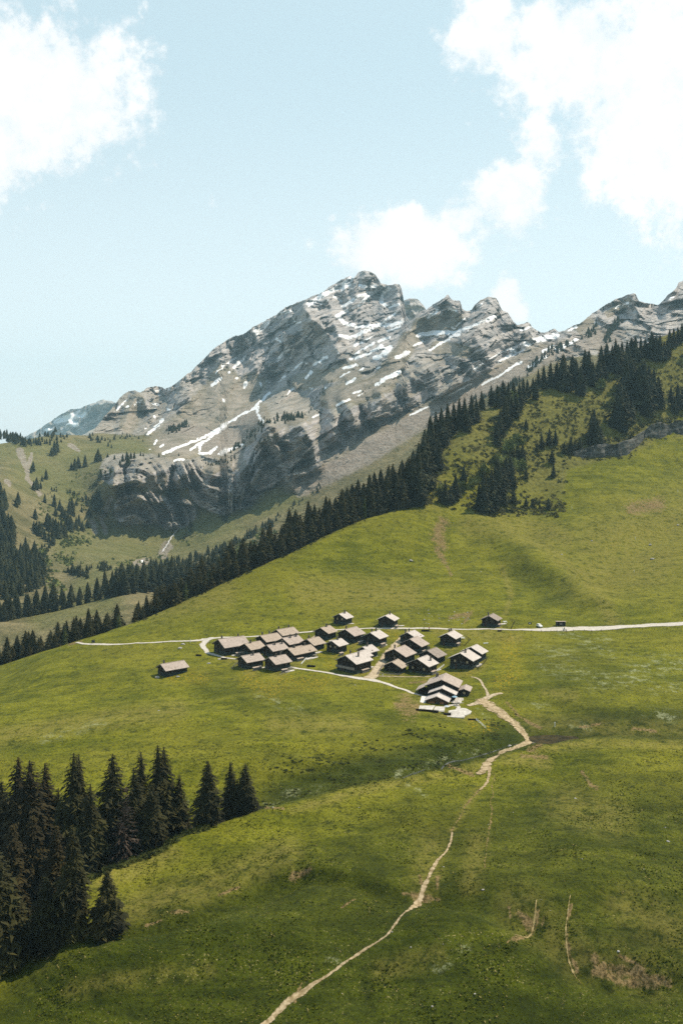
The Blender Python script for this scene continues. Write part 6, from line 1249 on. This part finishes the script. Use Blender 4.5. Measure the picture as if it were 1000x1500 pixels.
for px, py, s, lab in [(602,820,1.0,'pale round boulder alone on the hillside below the brow forest'),(306,973,.7,'white flat stone below the gravel loop'),(231,993,1.0,'pale stone at the left corner of the lone barn'),(261,992,.7,'pale stone under the right eave of the lone barn'),(268,944,.9,'pale rock on the knoll left of the gravel loop'),(264,950,1.1,'dark mossy rock of the knoll left of the gravel loop'),(788,1087,.8,'white stone at the near edge of the pond'),(746,1094,.6,'white stone where the stream leaves the path'),(707,1311,.3,'small dark stone in the earthy hollow of the near slope'),(1000-22,1223,.35,'tiny white stone on the right of the near slope'),(842,1172,.3,'tiny pale stone low on the right near slope'),(951,798,1.0,'grey stone on the right hillside above a lower one'),(955,819,1.1,'lower grey stone on the right hillside'),(866,792,.7,'small grey stone in the crease of the hillside'),(822,812,.6,'dark little stone on the hillside below the crease'),(704,838,.5,'small stone on the hillside right of the bare streak'),(1000-8,770,.8,'pale stone by the right frame edge on the hillside'),(560,989,.4,'small stone at the lane junction'),(233,1043,.3,'tiny white stone on the left meadow'),(520,1005,.3,'tiny stone in the meadow below the lower lane'),(905,1398,.28,'small pale stone above the earth bank'),(400,1184,.25,'flat pale stone on the crest right of the three spruces')]: boulder(px, py, s, lab)
for k in range(18):
    px = random.uniform(430, 1000); py = random.uniform(1160, 1480); boulder(px, py, random.uniform(.08, .2), 'tiny pale stone lying in the grass of the near slope', 'tiny stones in the near slope')
for k in range(26):
    px = random.uniform(600, 690); py = random.gauss(905, 6); boulder(px, py, random.uniform(.2, .45), 'small pale stone in the broken strip above the lane', 'stones of the broken strip above the lane')
M_DARKROCK = simple_mat('shade_darkened_rock', two_tone((0.035,0.037,0.034),(0.13,0.125,0.11), 0.25, bump=.6, stretch=(.5,.5,3)), 0.95, 0.1)  # shade of the steep outcrop faces put into the rock colour
def cliff(pts_top, pts_base, label, thick=14, seed=1):
    """rugged rock face half sunk in the hillside, with its own depth"""
    n = 60; m = 16; V = []
    for i in range(n):
        s = i / (n - 1); px = pts_base[0][0] + (pts_base[-1][0] - pts_base[0][0]) * s
        yb = lerp(pts_base, px); yt = lerp(pts_top, px); g = ground(px, yb); Y0 = g.y - 1.5
        for j in range(m):
            t = j / (m - 1); py = yb + 3 + (yt - yb - 3) * t; led = math.floor(t * 5 + .3 * math.sin(i * .35)) / 5
            Y = Y0 + 1.5 * led + 3.2 * float(fbm(np.array([px / 6]), np.array([py / 9]), 3, 300 + seed)[0]) + 2.2 * float(ridged(np.array([px / 14]), np.array([t * .8]), 3, 310 + seed)[0])
            V.append(((px - 500) / F * Y, Y, CZ + (YH - py) * Y / F))
        Y = Y0 + thick + 12; V.append(((px - 500) / F * Y, Y, CZ + (YH - yt - 3) * Y / F))
    me = mesh_np('rock_outcrop', V, grid_faces(n, m + 1)); q = np.zeros(len(V)); fattr(me, 'snow', q); fattr(me, 'rock', q + 1); fattr(me, 'alp', q); fattr(me, 'green', q); fattr(me, 'scree', q)
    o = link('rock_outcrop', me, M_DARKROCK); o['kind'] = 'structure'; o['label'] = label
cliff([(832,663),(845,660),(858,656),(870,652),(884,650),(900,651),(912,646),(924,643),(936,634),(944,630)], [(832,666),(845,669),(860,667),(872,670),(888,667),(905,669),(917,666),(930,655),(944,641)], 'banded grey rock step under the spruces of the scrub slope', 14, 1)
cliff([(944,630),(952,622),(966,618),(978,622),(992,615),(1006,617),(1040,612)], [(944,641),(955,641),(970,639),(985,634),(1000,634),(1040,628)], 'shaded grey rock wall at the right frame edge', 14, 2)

# ------------------------------------------------------------------ tussocks of grass on the near slope
def tussocks(n0=90000):
    r = np.random.default_rng(21)
    Y = (r.uniform(1 / math.sqrt(326), 1 / math.sqrt(158), n0)) ** -2.0; u = r.uniform(-40, 1040, n0); X = (u - 500) / F * Y
    g = base_h(X, Y) + feat_h(X, Y); py = YH - (g - CZ) * F / Y
    keep = (fbm(X / 5, Y / 5, 3, 401) + r.uniform(-.55, .55, n0)) > 0.02
    for pts, w in [([(713,1113),(714,1136),(700,1160),(680,1182),(664,1214),(659,1236),(638,1264),(625,1292),(610,1315)], 9), ([(610,1315),(586,1341),(566,1366),(530,1385),(478,1421),(438,1450)], 8), ([(450,1442),(424,1462),(388,1495),(360,1524)], 12), ([(606,1312),(622,1316)], 14), ([(905,1425),(960,1440)], 10)]:
        keep &= stroke(u, py, pts, w, .05) < .5
    X, Y = X[keep], Y[keep]; n = len(X); Z = H(X, Y)
    s = r.uniform(.10, .26, n) * (1 + .6 * (fbm(X / 9, Y / 9, 2, 411) > .15)); V = np.zeros((n, 9, 3), np.float32); a0 = r.uniform(0, 6.28, n)
    for k in range(3):
        a = a0 + k * 2.1 + r.uniform(-.3, .3, n); ca, sa = np.cos(a), np.sin(a); w = s * r.uniform(.35, .6, n); t = s * r.uniform(.6, 1.3, n); hgt = s * r.uniform(.5, 1.0, n)
        for j, (o, q) in enumerate(((-1, 0), (1, 0), (0, 1))):
            V[:, k * 3 + j, 0] = X - sa * w * o + ca * (t * q - .3 * s); V[:, k * 3 + j, 1] = Y + ca * w * o + sa * (t * q - .3 * s); V[:, k * 3 + j, 2] = Z - .03 + hgt * q
    me = mesh_np('grass_tussocks', V.reshape(-1, 3), np.arange(n * 9).reshape(-1, 3)); fattr(me, 'hue', np.repeat(r.random(n), 9))
    m = bpy.data.materials.new('tussock_grass'); m.use_nodes = True; t = NT(m.node_tree); bs = t.n['Principled BSDF']; hue = t.attr('hue')
    c = t.mix(t.ramp(hue, .25, .8), (0.030, 0.041, 0.002), (0.095, 0.102, 0.006)); c = t.mix(t.ramp(hue, .93, .97), c, (0.26, 0.21, 0.07)); t.link(c, bs.inputs['Base Color']); bs.inputs['Roughness'].default_value = 1; bs.inputs['Specular IOR Level'].default_value = .1
    o = link('grass_tussocks', me, m); o['kind'] = 'stuff'; o['label'] = 'coarse grass tussocks on the near slope'
tussocks()

# ------------------------------------------------------------------ wood stacks beside the chalets
def woodpile(px, py, ang, L, h, label):
    b = ground(px, py); o = empty('woodpile', (b.x, b.y, b.z - .05), math.radians(ang)); tag(o, label, 'woodpile', 'wood stacks beside the chalets'); r = random.Random(int(px * 3 + py)); m = MB(); z = .12
    while z < h:
        x = -L / 2 + .12
        while x < L / 2: q = r.uniform(.08, .13); m.cyl((x, -.4, z), (x, .4, z), q, q * .9, 6); x += .25
        z += .22
    m.build('log_stack', M_GREYW, o)
    MB().poly([(-L/2-.1,-.55,h+.12),(L/2+.1,-.55,h+.12),(L/2+.1,.55,h+.3),(-L/2-.1,.55,h+.3),(-L/2-.1,-.55,h+.18),(L/2+.1,-.55,h+.18),(L/2+.1,.55,h+.36),(-L/2-.1,.55,h+.36)], [(3,2,1,0),(4,5,6,7),(0,1,5,4),(1,2,6,5),(2,3,7,6),(3,0,4,7)]).build('cover', R_TAN, o)
for px, py, a, L, h, lab in [(352,960.5,36,4.5,1.3,'wood stack along the right wall of the big barn house'),(377,981.5,40,4.5,1.2,'wood stack at the front row chalet left of the twin chimneyed one'),(417,985,41,3,1.1,'wood stack by the terrace of the twin chimneyed front chalet'),(440,969,44,3.5,1.1,'wood stack at the garden side of the left cluster'),(529,944,52,4,1.2,'wood stack at the right wall of the wide grey chalet'),(561,948,57,3.5,1.4,'wood stack beside the middle row chalet right of the lumber'),(500,960.5,52,2.4,1.1,'wood stack beside the dandelion chalet'),(535,985,49,4.5,1.2,'wood stack at the right wall of the balcony chalet'),(620,957,58,3,1.1,'wood stack right of the broad brown roofed barn'),(635,988,55,3.5,1.2,'wood stack right of the chalet with tan windows'),(671,946.5,61,3,1.1,'wood stack at the fenced lawn chalet'),(731,919.5,64,3,1.2,'wood stack right of the ribbed roof chalet above the lane'),(581,920.5,68,3,1.1,'wood stack right of the whitish roofed chalet above the lane')]: woodpile(px, py, a, L, h, lab)
